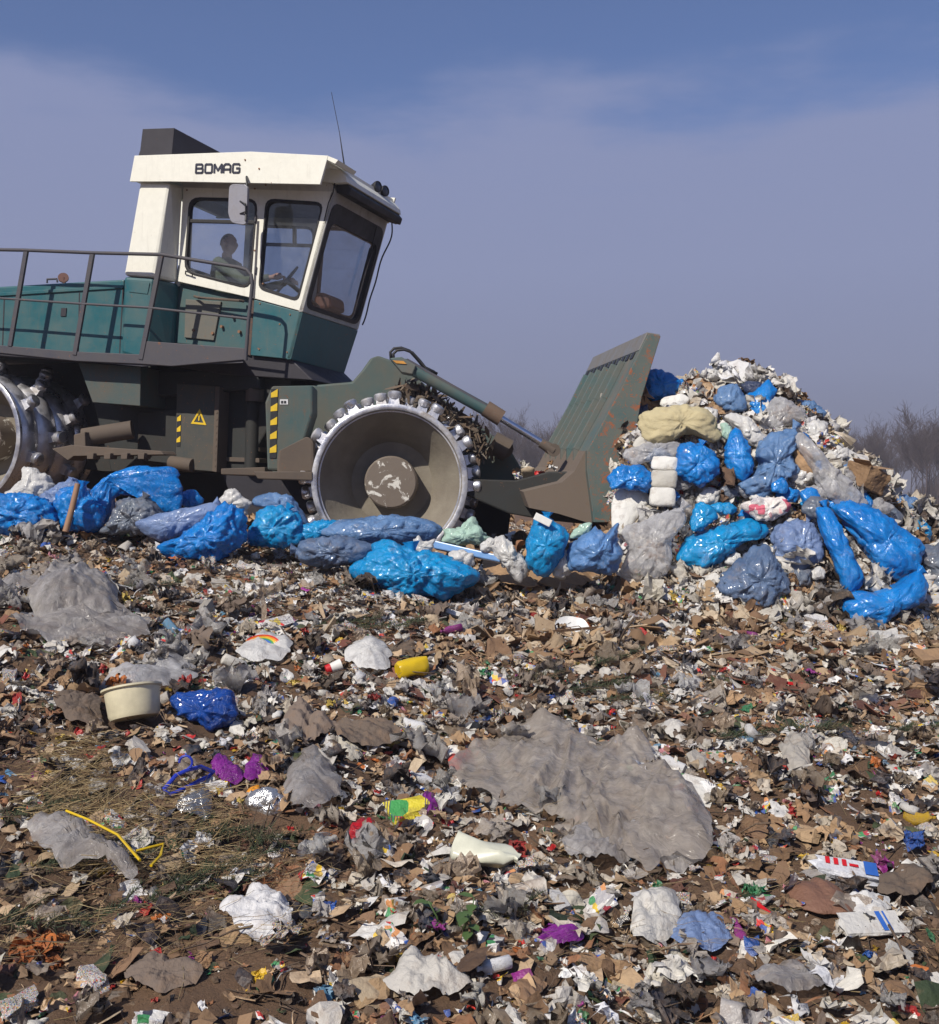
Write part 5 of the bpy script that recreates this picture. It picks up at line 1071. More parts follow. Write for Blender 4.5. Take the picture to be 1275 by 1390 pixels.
LM = {
 'white': scrap('litter_white', W_, .55, .14, trans=.1),
 'greyfilm': scrap('litter_grey_film', [(.50, .45, .40), (.38, .32, .27), (.57, .54, .52), (.30, .24, .18), (.48, .38, .29)], .22, .22, trans=.25, alpha=.88),
 'clearfilm': scrap('litter_clear_film', [(.55, .54, .54), (.45, .44, .45), (.62, .62, .62)], .2, .25, trans=.3, alpha=.72),
 'tan': scrap('litter_tan', [(.36, .23, .13), (.42, .29, .17), (.28, .175, .10), (.48, .36, .24), (.22, .13, .075), (.52, .42, .30)], .85, .25),
 'brown': scrap('litter_brown', [(.28, .165, .09), (.17, .10, .055), (.35, .215, .12), (.40, .26, .15), (.11, .065, .042), (.46, .31, .18), (.50, .36, .23), (.30, .14, .07)], .9, .3),
 'print': scrap('litter_printed', [(.70, .68, .64), (.62, .60, .58), (.55, .5, .45)], .45, .22, printed=[(.7, .7, .68), (.55, .05, .04), (.05, .12, .42), (.65, .45, .05), (.06, .25, .10), (.72, .70, .66), (.05, .05, .07), (.7, .68, .66), (.55, .25, .1)], psc=34),
 'bright': scrap('litter_coloured', [(.50, .02, .02), (.55, .35, .02), (.02, .10, .42), (.03, .22, .10), (.50, .14, .02), (.30, .03, .25), (.45, .03, .03), (.60, .45, .10), (.12, .28, .45), (.6, .25, .3)], .4, .25),
 'dark': scrap('litter_dark', [(.035, .03, .032), (.05, .045, .05), (.07, .055, .045), (.03, .035, .05)], .55, .3),
 'redbrown': scrap('litter_red_brown', [(.16, .055, .035), (.20, .08, .05), (.11, .04, .03), (.24, .12, .08)], .8, .25),
 'straw': scrap('straw', [(.42, .31, .15), (.34, .24, .11), (.50, .39, .21), (.26, .18, .09)], .8, .05),
 'twig': scrap('twig_bark', [(.14, .095, .065), (.10, .07, .05), (.20, .14, .10)], .9, .1),
 'green': scrap('needle_green', [(.035, .06, .025), (.05, .075, .03), (.025, .045, .02), (.075, .085, .04)], .8, .1),
 'foil': scrap('foil', [(.6, .6, .6), (.7, .7, .72)], .25, .15, metal=.8, bsc=60),
}
def surf_n(x, y, e=.06):
    z0 = surf(x, y); gx_ = (surf(x + e, y) - surf(x - e, y)) / (2 * e); gy_ = (surf(x, y + e) - surf(x, y - e)) / (2 * e)
    n = np.stack([-gx_, -gy_, np.ones_like(gx_)], -1); return z0, n / np.linalg.norm(n, axis=-1, keepdims=True)
def sample_pts(n, ymin=2.9, ymax=10.6, pw=1.0, clump=0, sd_=0, bare=0):
    y = ymin + (ymax - ymin) * rng.random(n * 2) ** pw; x = (rng.random(n * 2) * 2 - 1) * (.47 * y + 1.2)
    keep = rng.random(n * 2) < (.47 * y + 1.2) / (.47 * ymax + 1.2); x, y = x[keep], y[keep]
    if clump:
        nv = .5 + .5 * vn(np.stack([x * 1.3, y * 1.3, x * 0], -1), 300 + sd_) + .35 * vn(np.stack([x * 3.5, y * 3.5, x * 0], -1), 310 + sd_)
        k = rng.random(len(x)) < np.clip(nv * 2 * clump + (1 - clump), .05, 1); x, y = x[k], y[k]
    if bare:
        px = CX + x / y * F; k = (rng.random(len(x)) > bare) | (y > 5.6) | (px > 430); x, y = x[k], y[k]
    for ex, ey, er in EXC:
        k = np.hypot(x - ex, y - ey) > er; x, y = x[k], y[k]
    return x[:n], y[:n]
def heap_pts(n):
    x = 1.35 + 4.4 * rng.random(n * 4); y = 8.7 + 3.6 * rng.random(n * 4); k = heap(x, y) - ground(x, y) > .06; return x[k][:n], y[k][:n]
def region(n, px0, px1, py0, py1):
    px = px0 + (px1 - px0) * rng.random(n); py = py0 + (py1 - py0) * rng.random(n); P = [G(a, b) for a, b in zip(px, py)]; return np.array([p.x for p in P]), np.array([p.y for p in P])
def rot_for(nrm, tilt, yaw):
    n = Vector(nrm); n = (n + Vector((R.gauss(0, tilt), R.gauss(0, tilt), 0))).normalized(); q = n.to_track_quat('Z', 'Y').to_matrix(); return q @ Matrix.Rotation(yaw, 3, 'Z')
def mass(name, kinds, m, x, y, smin, smax, tilt=.35, label=None, cat='litter', sink=.0, pw=2.2, lift=.25, sm=False):
    z, N_ = surf_n(x, y); Vs = []; L = []; S = []; SM = []; base = 0
    zr = rough(x, y)
    for i in range(len(x)):
        kd = R.choice(kinds); V, F_ = R.choice(TPL[kd]); sf = kd in ('ribbon', 'straw', 'twig', 'film') or (kd in ('sheet', 'ball', 'crum') and R.random() < .6); SM += [sf] * len(F_); s = smin + (smax - smin) * R.random() ** pw
        M_ = np.array(rot_for(N_[i], tilt, R.uniform(0, 6.283))); W = (V * s * np.array([1, R.uniform(.7, 1.2), R.uniform(.6, 1.3)])) @ M_.T + np.array([x[i], y[i], z[i] + zr[i] + s * lift * R.random() - sink])
        Vs.append(W)
        for f in F_: L.extend([base + q for q in f]); S.append(len(f))
        base += len(V)
    me = raw_mesh(name, np.concatenate(Vs), L, S, SM); me.materials.append(m); o = bpy.data.objects.new(name, me); COL.objects.link(o); tag(o, label, cat, kind='stuff'); return o
MESHC = {}
def single(name, kind, m, x, y, s, label, cat, group=None, tilt=.35, lift=.03, idx=None):
    idx = R.randrange(len(TPL[kind])) if idx is None else idx; key = (name, kind, idx, m.name)
    if key not in MESHC:
        V, F_ = TPL[kind][idx]; me = raw_mesh(name, V, [q for f in F_ for q in f], [len(f) for f in F_], kind in ('film', 'cup', 'bottle', 'stick') or (kind in ('sheet', 'ball') and idx % 3 > 0)); me.materials.append(m); MESHC[key] = me
    z, n = surf_n(np.array([x]), np.array([y])); o = bpy.data.objects.new(name, MESHC[key]); COL.objects.link(o)
    o.matrix_world = Matrix.Translation((x, y, float(z[0] + rough(np.array([x]), np.array([y]))[0]) + lift)) @ rot_for(n[0], tilt, R.uniform(0, 6.283)).to_4x4() @ Matrix.Diagonal((s, s * R.uniform(.75, 1.2), s * R.uniform(.7, 1.2), 1))
    tag(o, label, cat, group); return o

# ---- single things one can point to in the foreground
def exc(px, py, r): p = G(px, py); EXC.append((p.x, p.y, r))
SHEETP = [(616, 1064), (640, 1036), (668, 1016), (700, 1000), (735, 996), (762, 1004), (785, 1020), (830, 1022), (872, 1020), (890, 1040), (905, 1078), (945, 1125), (958, 1165), (948, 1192), (905, 1190), (880, 1222), (855, 1200), (820, 1160), (780, 1150), (735, 1128), (690, 1112), (650, 1100), (625, 1085)]
drape('plastic_sheet', SHEETP, P_DIRTY, .07, .065, 'largest sheet of dirty grey translucent plastic, peaked, lying right of centre', 'plastic sheet', peaks=[((735, 1010), .15, .12), ((720, 1060), .05, .25), ((868, 1040), .13, .13), ((900, 1130), .05, .2)], freq=2.2, dens=.014, hem=.75)
drape('red_label', [(608, 1040), (640, 1028), (648, 1050), (615, 1060)], scrap('red_print', [(.55, .08, .06)], .4, .25), .10, .02, 'faded red patch on torn film at the left corner of the grey sheet', 'label')
exc(770, 1080, .22)
drape('plastic_sheet', [(35, 835), (52, 802), (85, 786), (125, 790), (155, 815), (168, 840), (150, 852), (100, 850), (55, 850)], P_SMOKE, .16, .06, 'domed grey plastic sheet at the left edge below the blue bags', 'plastic sheet', freq=2.5, hem=1.0)
drape('plastic_sheet', [(5, 860), (60, 838), (150, 835), (200, 850), (190, 880), (130, 890), (60, 882)], P_SMOKE, .05, .05, 'crumpled grey film spread just below the domed sheet', 'plastic sheet')
drape('plastic_sheet', [(0, 805), (18, 786), (50, 782), (58, 800), (30, 812)], P_SMOKE, .06, .04, 'small crumpled grey film left of the domed sheet', 'plastic sheet')
drape('plastic_bag', [(468, 905), (475, 888), (500, 881), (522, 890), (530, 915), (515, 928), (490, 922)], P_WHITE, .10, .03, 'smooth white plastic bag puffed up left of the yellow bottle', 'plastic bag')
drape('plastic_bag', [(385, 1100), (395, 1060), (425, 1044), (450, 1060), (462, 1090), (450, 1120), (410, 1128)], P_SMOKE, .14, .04, 'smoky translucent bag standing up in the lower left centre', 'plastic bag')
pillow('plastic_bag', [(228, 945), (250, 938), (285, 940), (312, 938), (318, 960), (312, 985), (285, 993), (262, 975), (238, 965)], plastic('royal_polythene', (.004, .08, .42), .22, (.003, .05, .3), dirt=.03, sc=30), wr=1.5, label='royal blue bubbly plastic bag beside the cream tub', cat='plastic bag')
drape('plastic_sheet', [(130, 950), (165, 925), (215, 905), (260, 912), (268, 935), (225, 945), (180, 950)], P_CLEAR, .07, .04, 'clear film lying behind the cream tub', 'plastic sheet')
def lathe_obj(name, px, py, prof, axis, m, label, cat, lift=.05, n=32, crush=0, parts=()):
    p = G(px, py, lift); e = empty(name, p, label, cat) if parts else None; b = MB(); b.lathe(p, axis, prof, n)
    if crush: b.v = [tuple(Vector(v) + Vector(axis).orthogonal().normalized() * crush * float(fbm(np.array(v) * 14, 5, 2)) + Vector((0, 0, crush * float(fbm(np.array(v) * 12 + 9, 6, 2))))) for v in b.v]
    o = link(name if not e else 'shell', b.v, b.f, m, parent=e, origin=None if e else p, smooth='auto')
    for nm, pf, mm in parts: b2 = MB(); b2.lathe(p, axis, pf, n); link(nm, b2.v, b2.f, mm, parent=e, smooth='auto')
    if not e: tag(o, label, cat)
    return e or o
CREAM = simple('cream_plastic', (.66, .60, .42), .4)
lathe_obj('tub', 183, 985, [(0, 0), (0, .125), (.02, .135), (.15, .145), (.155, .16), (.165, .16), (.165, .138), (.02, .125), (.02, 0)], (-.18, .25, .93), CREAM, 'cream round plastic tub lying tilted beside the royal blue bag', 'tub', .04)
exc(183, 975, .22)
lathe_obj('bottle', 540, 922, [(0, 0), (0, .045), (.02, .058), (.10, .055), (.16, .058), (.19, .056), (.20, .05), (.20, 0)], (.9, .5, .15), simple('yellow_plastic', (.62, .42, .01), .3), 'yellow plastic bottle lying right of the puffed white bag', 'bottle', .05, crush=.012)
lathe_obj('bottle', 617, 1170, [(0, 0), (0, .035), (.02, .05), (.10, .052), (.2, .05), (.23, .04), (.26, .022), (.275, .022), (.275, 0)], (.86, -.35, -.12), simple('cream_white_plastic', (.62, .62, .50), .35), 'crushed off white plastic bottle below the large grey sheet', 'bottle', .06, crush=.03)
lathe_obj('tube', 655, 1228, [(0, .014), (.24, .038), (.24, .033), (0, .010)], (.97, .12, .10), scrap('tube_white', [(.6, .57, .52)], .6, .4), 'white tapered cardboard tube below the crushed off white bottle', 'tube', .03)
cupm = simple('white_paper_cup', (.72, .70, .66), .6)
lathe_obj('paper_cup', 445, 915, [(0, 0), (0, .026), (.09, .038), (.09, .034), (.01, .023), (.01, 0)], (.9, .3, .3), cupm, 'white paper cup with red band left of the puffed white bag', 'cup', .03, parts=[('red_band', [(-.012, 0), (-.012, .029), (.02, .031)], simple('red_card', (.55, .01, .015), .5))])
# knife
k0 = G(607, 915, .05); k1 = G(628, 935, .05); k2 = G(650, 955, .045); e = empty('knife', k0, 'kitchen knife with black handle lying near the centre', 'knife')
b = MB(); b.bar(k0, k1, .022, .014); part('handle', b, simple('black_handle', (.015, .015, .017), .4), e, bevel=.004)
b = MB(); d = (k2 - k1); s_ = d.cross(Vector((0, 0, 1))).normalized() * .014; b.prism([k1 - s_, k1 + s_, k2 - d * .25 + s_, k2, k2 - d * .1 - s_ * .8], Vector((0, 0, .002))); part('blade', b, simple('knife_steel', (.35, .40, .48), .3, .6), e)
# coat hanger
h0 = G(222, 1090, .06); h1 = G(290, 1068, .07); e = empty('coat_hanger', h0, 'blue plastic coat hanger lying in straw at lower left', 'coat hanger'); HB = simple('hanger_blue', (.02, .04, .40), .35)
b = MB(); mid = (h0 + h1) / 2 + Vector((0, -.02, .055)); b.tube([h0, h0.lerp(mid, .5) + Vector((0, 0, .02)), mid, h1.lerp(mid, .5) + Vector((0, 0, .02)), h1, h1 + Vector((-.02, 0, -.02)), h0 + Vector((.03, 0, -.025)), h0], .010, 8); part('frame', b, HB, e, smooth='auto')
b = MB(); b.tube([mid + Vector((.03 * math.cos(a) - .01, 0, .035 + .03 * math.sin(a))) for a in np.linspace(-1.2, 3.2, 14)], .006, 8); part('hook', b, HB, e, smooth='auto')
MAG = plastic('magenta_film', (.26, .025, .30), .3, (.18, .015, .2), trans=.2, dirt=.05)
for pts, lab in (([(286, 1046), (300, 1038), (330, 1062), (322, 1078), (300, 1074)], 'magenta bag scrap left of the other two magenta scraps'), ([(330, 1070), (345, 1035), (372, 1052), (360, 1066)], 'twisted magenta strip of bag above the silver balloon'), ([(566, 1112), (580, 1092), (605, 1108), (600, 1122), (575, 1122)], 'magenta crumpled scrap next to the yellow and green wrapper'), ([(716, 1280), (745, 1274), (790, 1285), (785, 1297), (730, 1300)], 'magenta flat bag lowest of all, lying near the bottom centre')):
    drape('bag_scrap', pts, MAG, .05, .035, lab, 'bag scrap', freq=5, dens=.008)
RED = plastic('red_film', (.50, .01, .015), .3, (.35, .01, .01), dirt=.05)
drape('bag_scrap', [(474, 1142), (490, 1125), (510, 1130), (512, 1150), (495, 1168), (480, 1160)], RED, .06, .035, 'crumpled bright red bag scrap below the yellow and green wrapper', 'bag scrap', freq=5, dens=.008)
ORG = scrap('orange_net', [(.60, .12, .01)], .6, .05, bsc=120)
pillow('orange_net', [(770, 845), (785, 837), (802, 845), (804, 856), (785, 860), (772, 855)], ORG, wr=1.8, T=.8, label='crumpled orange net beside the white oval tray', cat='net')
lathe_obj('tray', 776, 862, [(0, 0), (0, .10), (.03, .13), (.035, .13), (.012, .10), (.012, 0)], (.1, -.5, .8), simple('white_tray', (.72, .72, .70), .5), 'white oval foam tray beside the orange net', 'tray', .03, crush=.01)
def packet(px, py, a, b_, c, m, label, cat='packet', name='packet', yaw=0, tilt=.2, crush=.10, lift=.05, stripes=None):
    p = G(px, py, lift); V, F_ = t_carton(CNT[0] + px % 17, 1, 1, 1, crush); CNT[0] += 1; z, n = surf_n(np.array([p.x]), np.array([p.y]))
    Mx = rot_for(Vector(n[0]) + Vector((0, -tilt, 0)), .05, yaw); V = np.array([tuple(p + Mx @ Vector((v[0] * a, v[1] * b_, v[2] * c))) for v in V])
    o = link(name, V, F_, m, origin=tuple(p)); tag(o, label, cat)
    if stripes:
        for (u0, u1, v0, v1, mm, nm) in stripes:
            q = []
            for uu, vv in ((u0, v0), (u1, v0), (u1, v1), (u0, v1)): q.append(p + Mx @ Vector((uu * a, vv * b_, c * (.5 + crush * .8) + .002)))
            bb = MB(); bb.prism(q, Mx @ Vector((0, 0, .0015))); link(nm, bb.v, bb.f, mm, parent=o)
    return o
def prn(name, base, cols, psc=20, rough_=.4): return scrap(name, [base], rough_, .15, printed=cols, psc=psc)
packet(1207, 880, .26, .15, .12, scrap('white_card', [(.74, .73, .70)], .6, .1), 'clean white carton at the upper right of the foreground', 'carton', 'carton', .2)
packet(1235, 935, .40, .20, .03, CB, 'flat brown cardboard panel at the right edge, wooden brown', 'cardboard', 'cardboard_piece', -.35, crush=.04)
packet(1260, 905, .20, .14, .10, CB, 'tan cardboard box corner at the right edge above the flat panel', 'cardboard', 'cardboard_piece', .1, crush=.08)
packet(375, 856, .20, .12, .03, prn('juice_print', (.72, .7, .66), [(.72, .7, .66), (.6, .03, .03), (.7, .68, .64), (.08, .35, .12), (.65, .5, .05)], 15), 'flattened printed carton with red, green and yellow artwork, upper left', 'carton', 'carton', .5)
rb = drape('carrier_bag', [(318, 900), (335, 885), (360, 868), (392, 880), (396, 898), (370, 906), (335, 908)], P_WHITE, .07, .03, 'white carrier bag with a rainbow arch printed on it', 'carrier bag')
gq = G(355, 893, .11)
for k, cc_ in enumerate(((.6, .03, .02), (.7, .25, .02), (.7, .5, .03), (.05, .3, .08), (.03, .12, .45))):
    b = MB(); r_ = .115 - .014 * k; pts = [gq + Vector((math.cos(a) * r_, .01 + math.sin(a) * r_ * .5, math.sin(a) * r_ * .5 - .03)) for a in np.linspace(.15, 2.6, 16)]
    for a_, c_ in zip(pts[:-1], pts[1:]): b.bar(a_, c_, .013, .004)
    part('rainbow_stripe', b, simple('rainbow_%d' % k if 0 else 'rainbow_ink' + 'abcde'[k], cc_, .5), rb)
packet(940, 1095, .17, .22, .03, prn('wrapper_green_print', (.74, .73, .70), [(.74, .73, .7), (.74, .73, .7), (.05, .30, .10), (.74, .73, .7), (.55, .04, .04)], 14), 'white wrapper with green top and red lettering right of the large sheet', 'wrapper', 'wrapper', -.5, .4)
pk = packet(1150, 1197, .26, .10, .04, scrap('silver_pack', [(.66, .68, .74)], .35, .1), 'white and blue food packet with red lettering, lower right', 'packet', 'packet', -.35, .3, stripes=[(-.35, -.28, -.1, .3, MAT['red_card'], 'print'), (-.22, -.15, -.1, .3, MAT['red_card'], 'print'), (-.09, -.02, -.1, .3, MAT['red_card'], 'print'), (.02, .16, -.05, .1, MAT['red_card'], 'print'), (.25, .45, -.4, .4, simple('blue_ink', (.03, .12, .45)), 'blue_panel')])
packet(1183, 1272, .24, .11, .02, scrap('newsprint', [(.72, .72, .72)], .7, .08), 'white folded newspaper with a blue block, bottom right corner', 'newspaper', 'newspaper', -.02, .3, .04, stripes=[(.12, .20, -.42, .42, MAT['blue_ink'], 'blue_strip'), (.24, .27, -.42, .42, MAT['blue_ink'], 'blue_strip')])
drape('newspaper', [(1150, 1240), (1165, 1228), (1205, 1232), (1208, 1250), (1185, 1262), (1165, 1258)], MAT['newsprint'], .08, .04, 'curled newspaper sheet just above the folded newspaper', 'newspaper')
drape('brown_board', [(1065, 1215), (1110, 1205), (1150, 1225), (1160, 1252), (1110, 1255), (1080, 1240)], scrap('brown_hardboard', [(.20, .10, .065)], .7, .1), .05, .015, 'flat reddish brown hardboard left of the folded newspaper', 'board', freq=1, thick=.006)
for (x0, y0, x1, y1, w_, lab) in ((995, 1242, 1075, 1278, .035, 'grey brown wooden batten, lower right foreground'), (320, 745, 300, 770, .012, 'thin brown stick beside the orange scrap'), (1020, 1238, 1050, 1262, .016, 'red stick lying along the wooden batten'), (575, 1195, 640, 1232, .008, 'thin green stem crossing the tapered tube'), (338, 770, 362, 725, .010, 'forked brown twig by the glossy blue bag'), (1010, 780, 1100, 845, .02, 'long dark slat at the foot of the heap'), (715, 870, 820, 860, .02, 'grey splintered lath below the cardboard sheets'), (840, 812, 905, 830, .03, 'light brown plank at the left foot of the heap'), (1040, 935, 1090, 940, .02, 'narrow red rod in the right middle ground')):
    a_ = G(x0, y0, .05); c_ = G(x1, y1, .05); b = MB(); b.bar(a_, c_, w_, w_ * .5); o = link('wooden_stick' if 'red' not in lab[:4] and 'green' not in lab else 'stick', b.v, b.f, MAT['red_card'] if 'red' in lab.split()[:2] else (LM['green'] if 'green' in lab else LM['tan']), bevel=.002); tag(o, lab, 'stick')
drape('foil_tray', [(238, 1115), (250, 1095), (280, 1088), (290, 1105), (285, 1125), (262, 1128)], LM['foil'], .06, .03, 'white and silver foil sheet left of the silver balloon', 'foil', freq=6, dens=.008)
bl = pillow('foil_balloon', [(330, 1090), (345, 1075), (370, 1070), (386, 1085), (386, 1105), (370, 1116), (350, 1110)], LM['foil'], wr=1.3, T=.7, label='silver crumpled foil balloon with an orange and white patch', cat='foil balloon')
drape('orange_patch', [(336, 1080), (352, 1074), (356, 1092), (340, 1098)], simple('orange_ink', (.75, .30, .02), .5), .14, .01, parent=bl)
packet(555, 1115, .16, .10, .05, prn('yellow_green_print', (.62, .52, .04), [(.62, .52, .04), (.62, .52, .04), (.06, .3, .08), (.6, .05, .03), (.62, .52, .04)], 12), 'yellow wrapper with green and red stripes left of a magenta scrap', 'wrapper', 'wrapper', .4, .4)
drape('plastic_sheet', [(40, 1150), (48, 1132), (90, 1140), (120, 1165), (160, 1185), (190, 1225), (175, 1232), (130, 1210), (90, 1210), (60, 1180)], P_SMOKE, .10, .05, 'long twisted translucent film with yellow edging, lower left', 'plastic sheet', freq=3)
for pts_, lb_ in (([(90, 1150), (120, 1163), (160, 1185), (190, 1222)], ''), ([(185, 1208), (222, 1198), (218, 1215), (205, 1230)], '')):
    b = MB(); b.tube([G(a, c, .15) for a, c in pts_], .006, 5); o = link('yellow_edging', b.v, b.f, MAT['yellow_plastic']); tag(o, 'yellow edging strip of the long twisted film' if pts_[0][0] == 90 else 'short curled yellow strip right of the long twisted film', 'strip')
for pts, m, lab, nm, ct in (
    ([(460, 1020), (486, 1016), (492, 1040), (470, 1046)], 'w', 'small white plastic tray standing near the centre left', 'tray', 'tray'),
    ([(592, 1035), (612, 1022), (640, 1024), (618, 1040)], 'w', 'white card flap at the left corner of the large sheet', 'card', 'card'),
    ([(300, 1262), (350, 1225), (392, 1240), (395, 1275), (340, 1292)], 'w', 'white cloth with a pale blue tint near the bottom left', 'cloth', 'cloth'),
    ([(910, 1290), (930, 1262), (985, 1268), (990, 1300), (940, 1305)], 'l', 'pale blue torn bag near the bottom, right of centre', 'bag_scrap', 'bag scrap'),
    ([(860, 1290), (865, 1235), (915, 1230), (922, 1270), (890, 1300)], 'w', 'crumpled white tissue bag left of the pale blue torn bag', 'plastic_bag', 'plastic bag'),
    ([(1060, 1035), (1070, 1015), (1095, 1025), (1100, 1062), (1078, 1066)], 'w', 'white crumpled paper bag in the right middle ground', 'paper_bag', 'paper bag'),
    ([(895, 1000), (910, 990), (935, 1002), (925, 1015)], 'w', 'white strip of card at the upper right corner of the large sheet', 'card', 'card'),
    ([(370, 1000), (400, 960), (440, 975), (470, 1000), (440, 1025), (400, 1025)], 'b', 'grey brown rag bunched in the left middle ground', 'rag', 'rag'),
    ([(60, 960), (100, 945), (140, 960), (150, 1000), (90, 1000)], 'b', 'grey brown cloth left of the cream tub', 'cloth', 'cloth'),
    ([(440, 1000), (480, 985), (540, 1000), (560, 1030), (500, 1040), (450, 1030)], 'b', 'brown dusty rag above the small white tray', 'rag', 'rag'),
    ([(760, 1160), (800, 1140), (860, 1150), (900, 1175), (850, 1190), (790, 1185)], 's', 'folded grey film under the lower edge of the large sheet', 'plastic_sheet', 'plastic sheet'),
    ([(1180, 1230), (1200, 1195), (1250, 1190), (1275, 1220), (1240, 1240)], 'b', 'dusty brown rag at the lower right edge', 'rag', 'rag'),
    ([(895, 1175), (930, 1140), (955, 1160), (950, 1190), (910, 1195)], 's', 'grey film tail at the lower right corner of the large sheet', 'plastic_sheet', 'plastic sheet'),
    ([(150, 1340), (200, 1310), (270, 1320), (290, 1350), (220, 1370)], 'b', 'dark brown rag at the very bottom left', 'rag', 'rag'),
    ([(520, 1350), (560, 1320), (620, 1330), (640, 1360), (570, 1375)], 'w', 'white crumpled sheet at the very bottom centre', 'paper', 'paper'),
    ([(1020, 1350), (1060, 1325), (1110, 1335), (1120, 1365), (1060, 1375)], 's', 'grey film scrap at the very bottom right', 'plastic_sheet', 'plastic sheet')):
    mm = {'w': LM['white'], 'l': P_LAV, 'b': scrap('brown_cloth', [(.17, .13, .105), (.22, .17, .14)], .9, .2), 's': P_SMOKE}[m]
    if m == 'b': pts = [tuple(np.mean(np.array(pts), 0) + (np.array(q) - np.mean(np.array(pts), 0)) * .78) for q in pts]
    drape(nm, pts, mm, .04 if m == 'b' else .055, .045, lab, ct, freq=4, dens=.010)
# leafy shoots near the bottom
LEAF = simple('leaf_green', (.07, .12, .035), .5); 
for k, (px, py) in enumerate(((598, 1275), (640, 1290), (628, 1270))):
    g0 = G(px, py, .02); e = empty('leafy_shoot', g0, ('left', 'right', 'middle')[k] + ' one of three green leafy shoots near the bottom centre', 'plant', 'leafy shoots near the bottom')
    b = MB(); tip = g0 + Vector((R.uniform(-.05, .05), -.02, .12)); b.tube([g0, (g0 + tip) / 2 + Vector((.01, 0, 0)), tip], [.004, .0035, .002], 6); part('stem', b, LEAF, e, smooth=True)
    for i in range(4):
        a = R.uniform(0, 6.28); c = g0.lerp(tip, .4 + .2 * i); d = Vector((math.cos(a), math.sin(a) - .4, .2)).normalized() * R.uniform(.05, .075); s = d.cross(Vector((0, 0, 1))).normalized() * .018
        b = MB(); b.add([c, c + d * .3 + s, c + d * .7 + s * .9 - Vector((0, 0, .006)), c + d - Vector((0, 0, .02)), c + d * .7 - s * .9 - Vector((0, 0, .006)), c + d * .3 - s, c + d * .5 - Vector((0, 0, .008))], [(0, 1, 6), (1, 2, 6), (2, 3, 6), (3, 4, 6), (4, 5, 6), (5, 0, 6)]); part('leaf', b, LEAF, e, smooth=True)
# evergreen branches
def evergreen(px, py, L, yaw, label, dens=1.0):
    g0 = G(px, py, .05); e = empty('evergreen_branch', g0, label, 'branch'); d = Vector((math.cos(yaw), math.sin(yaw) * .8, .06)).normalized()
    st = MB(); ne = MB(); lines = [(g0 - d * L / 2, d, L, .006)]
    for i in range(10):
        t = i / 10; s = R.choice((-1, 1)); dd = (d + d.cross(Vector((0, 0, 1))) * s * .8 + Vector((0, 0, R.uniform(0, .35)))).normalized(); lines.append((g0 - d * L / 2 + d * L * t, dd, L * R.uniform(.25, .45), .003))
    for a, dr, l, r in lines:
        pts = [a + dr * l * k / 4 + Vector((R.gauss(0, .008), R.gauss(0, .008), -.02 * (k / 4) ** 2)) for k in range(5)]; st.tube(pts, [r * (1 - .15 * k) for k in range(5)], 4)
        for k in range(int(l * 420 * dens)):
            t = R.random(); c = a + dr * l * t; n = (dr * .7 + Vector((R.gauss(0, .6), R.gauss(0, .6), R.gauss(.1, .6)))).normalized() * R.uniform(.02, .045); w_ = n.cross(Vector((R.gauss(0, 1), R.gauss(0, 1), 1))).normalized() * .0016
            ne.add([c - w_, c + w_, c + n + w_ * .4, c + n - w_ * .4], [(0, 1, 2, 3)])
    part('stem', st, LM['twig'], e, smooth=True); part('needles', ne, LM['green'], e, recalc=False)
for (px, py, L, yaw, lab) in ((505, 862, .55, .1, 'green fir branch lying in the upper middle ground below the cyan bag'), (560, 855, .35, -.2, 'short green fir branch just right of the long fir branch'), (470, 855, .45, .5, 'bushy green fir branch left of the long fir branch'), (120, 1185, .5, .2, 'long dark fir branch right of the twisted film'), (250, 1230, .5, .7, 'dark fir branch near the bottom left soil'), (60, 1270, .4, .1, 'dark fir sprig in the bottom left corner'), (195, 805, .4, .2, 'green fir sprig below the bright blue glossy bag'), (230, 1150, .5, .5, 'dark green fir branch among straw at lower left'), (285, 1200, .45, .9, 'dark fir branch left of the orange fibres'), (700, 930, .5, -.4, 'greenish brown fir branch right of the knife'), (800, 945, .5, .2, 'brown green fir branch above the large grey sheet'), (825, 905, .4, 1.0, 'bushy brown green twig standing behind the large grey sheet'), (1075, 850, .35, 1.4, 'small fir sprig standing at the foot of the heap'), (1100, 1000, .35, .2, 'small dark fir sprig in the right middle ground'), (45, 1115, .35, .7, 'dark fir sprig near the left edge'), (330, 1150, .4, -.5, 'fir branch below the foil sheet'), (860, 960, .35, -.3, 'fir sprig at the right side above the large sheet'), (1010, 1010, .3, .4, 'small fir sprig right of the large sheet'), (1240, 1000, .3, .1, 'fir sprig at the right edge'), (655, 1255, .3, 0, 'thin fir sprig under the tapered tube')):
    evergreen(px, py, L, yaw, lab, .9)
# straw
def strawpile(px0, px1, py0, py1, n, label, ang, smin=.08, smax=.30):
    x, y = region(n, px0, px1, py0, py1); z, N_ = surf_n(x, y); Vs = []; L = []; S = []; base = 0
    for i in range(n):
        V, F_ = R.choice(TPL['straw']); s = R.uniform(smin, smax); M_ = np.array(Matrix.Rotation(R.gauss(ang, .6), 3, 'Z') @ Matrix.Rotation(R.gauss(0, .25), 3, 'Y')); W = (V * s * np.array([1, 1, 1])) @ M_.T * 1.0 + np.array([x[i], y[i], z[i] + .02 + R.random() * .09]); Vs.append(W)
        for f in F_: L.extend([base + q for q in f]); S.append(len(f))
        base += len(V)
    me = raw_mesh('straw', np.concatenate(Vs), L, S); me.materials.append(LM['straw']); o = bpy.data.objects.new('straw', me); COL.objects.link(o); tag(o, label, 'straw', kind='stuff')
strawpile(55, 165, 1020, 1130, 420, 'golden straw matted in the lower left foreground', 1.1)
strawpile(110, 330, 1090, 1210, 420, 'loose straw and stalks strewn over fir branches at lower left', .5)
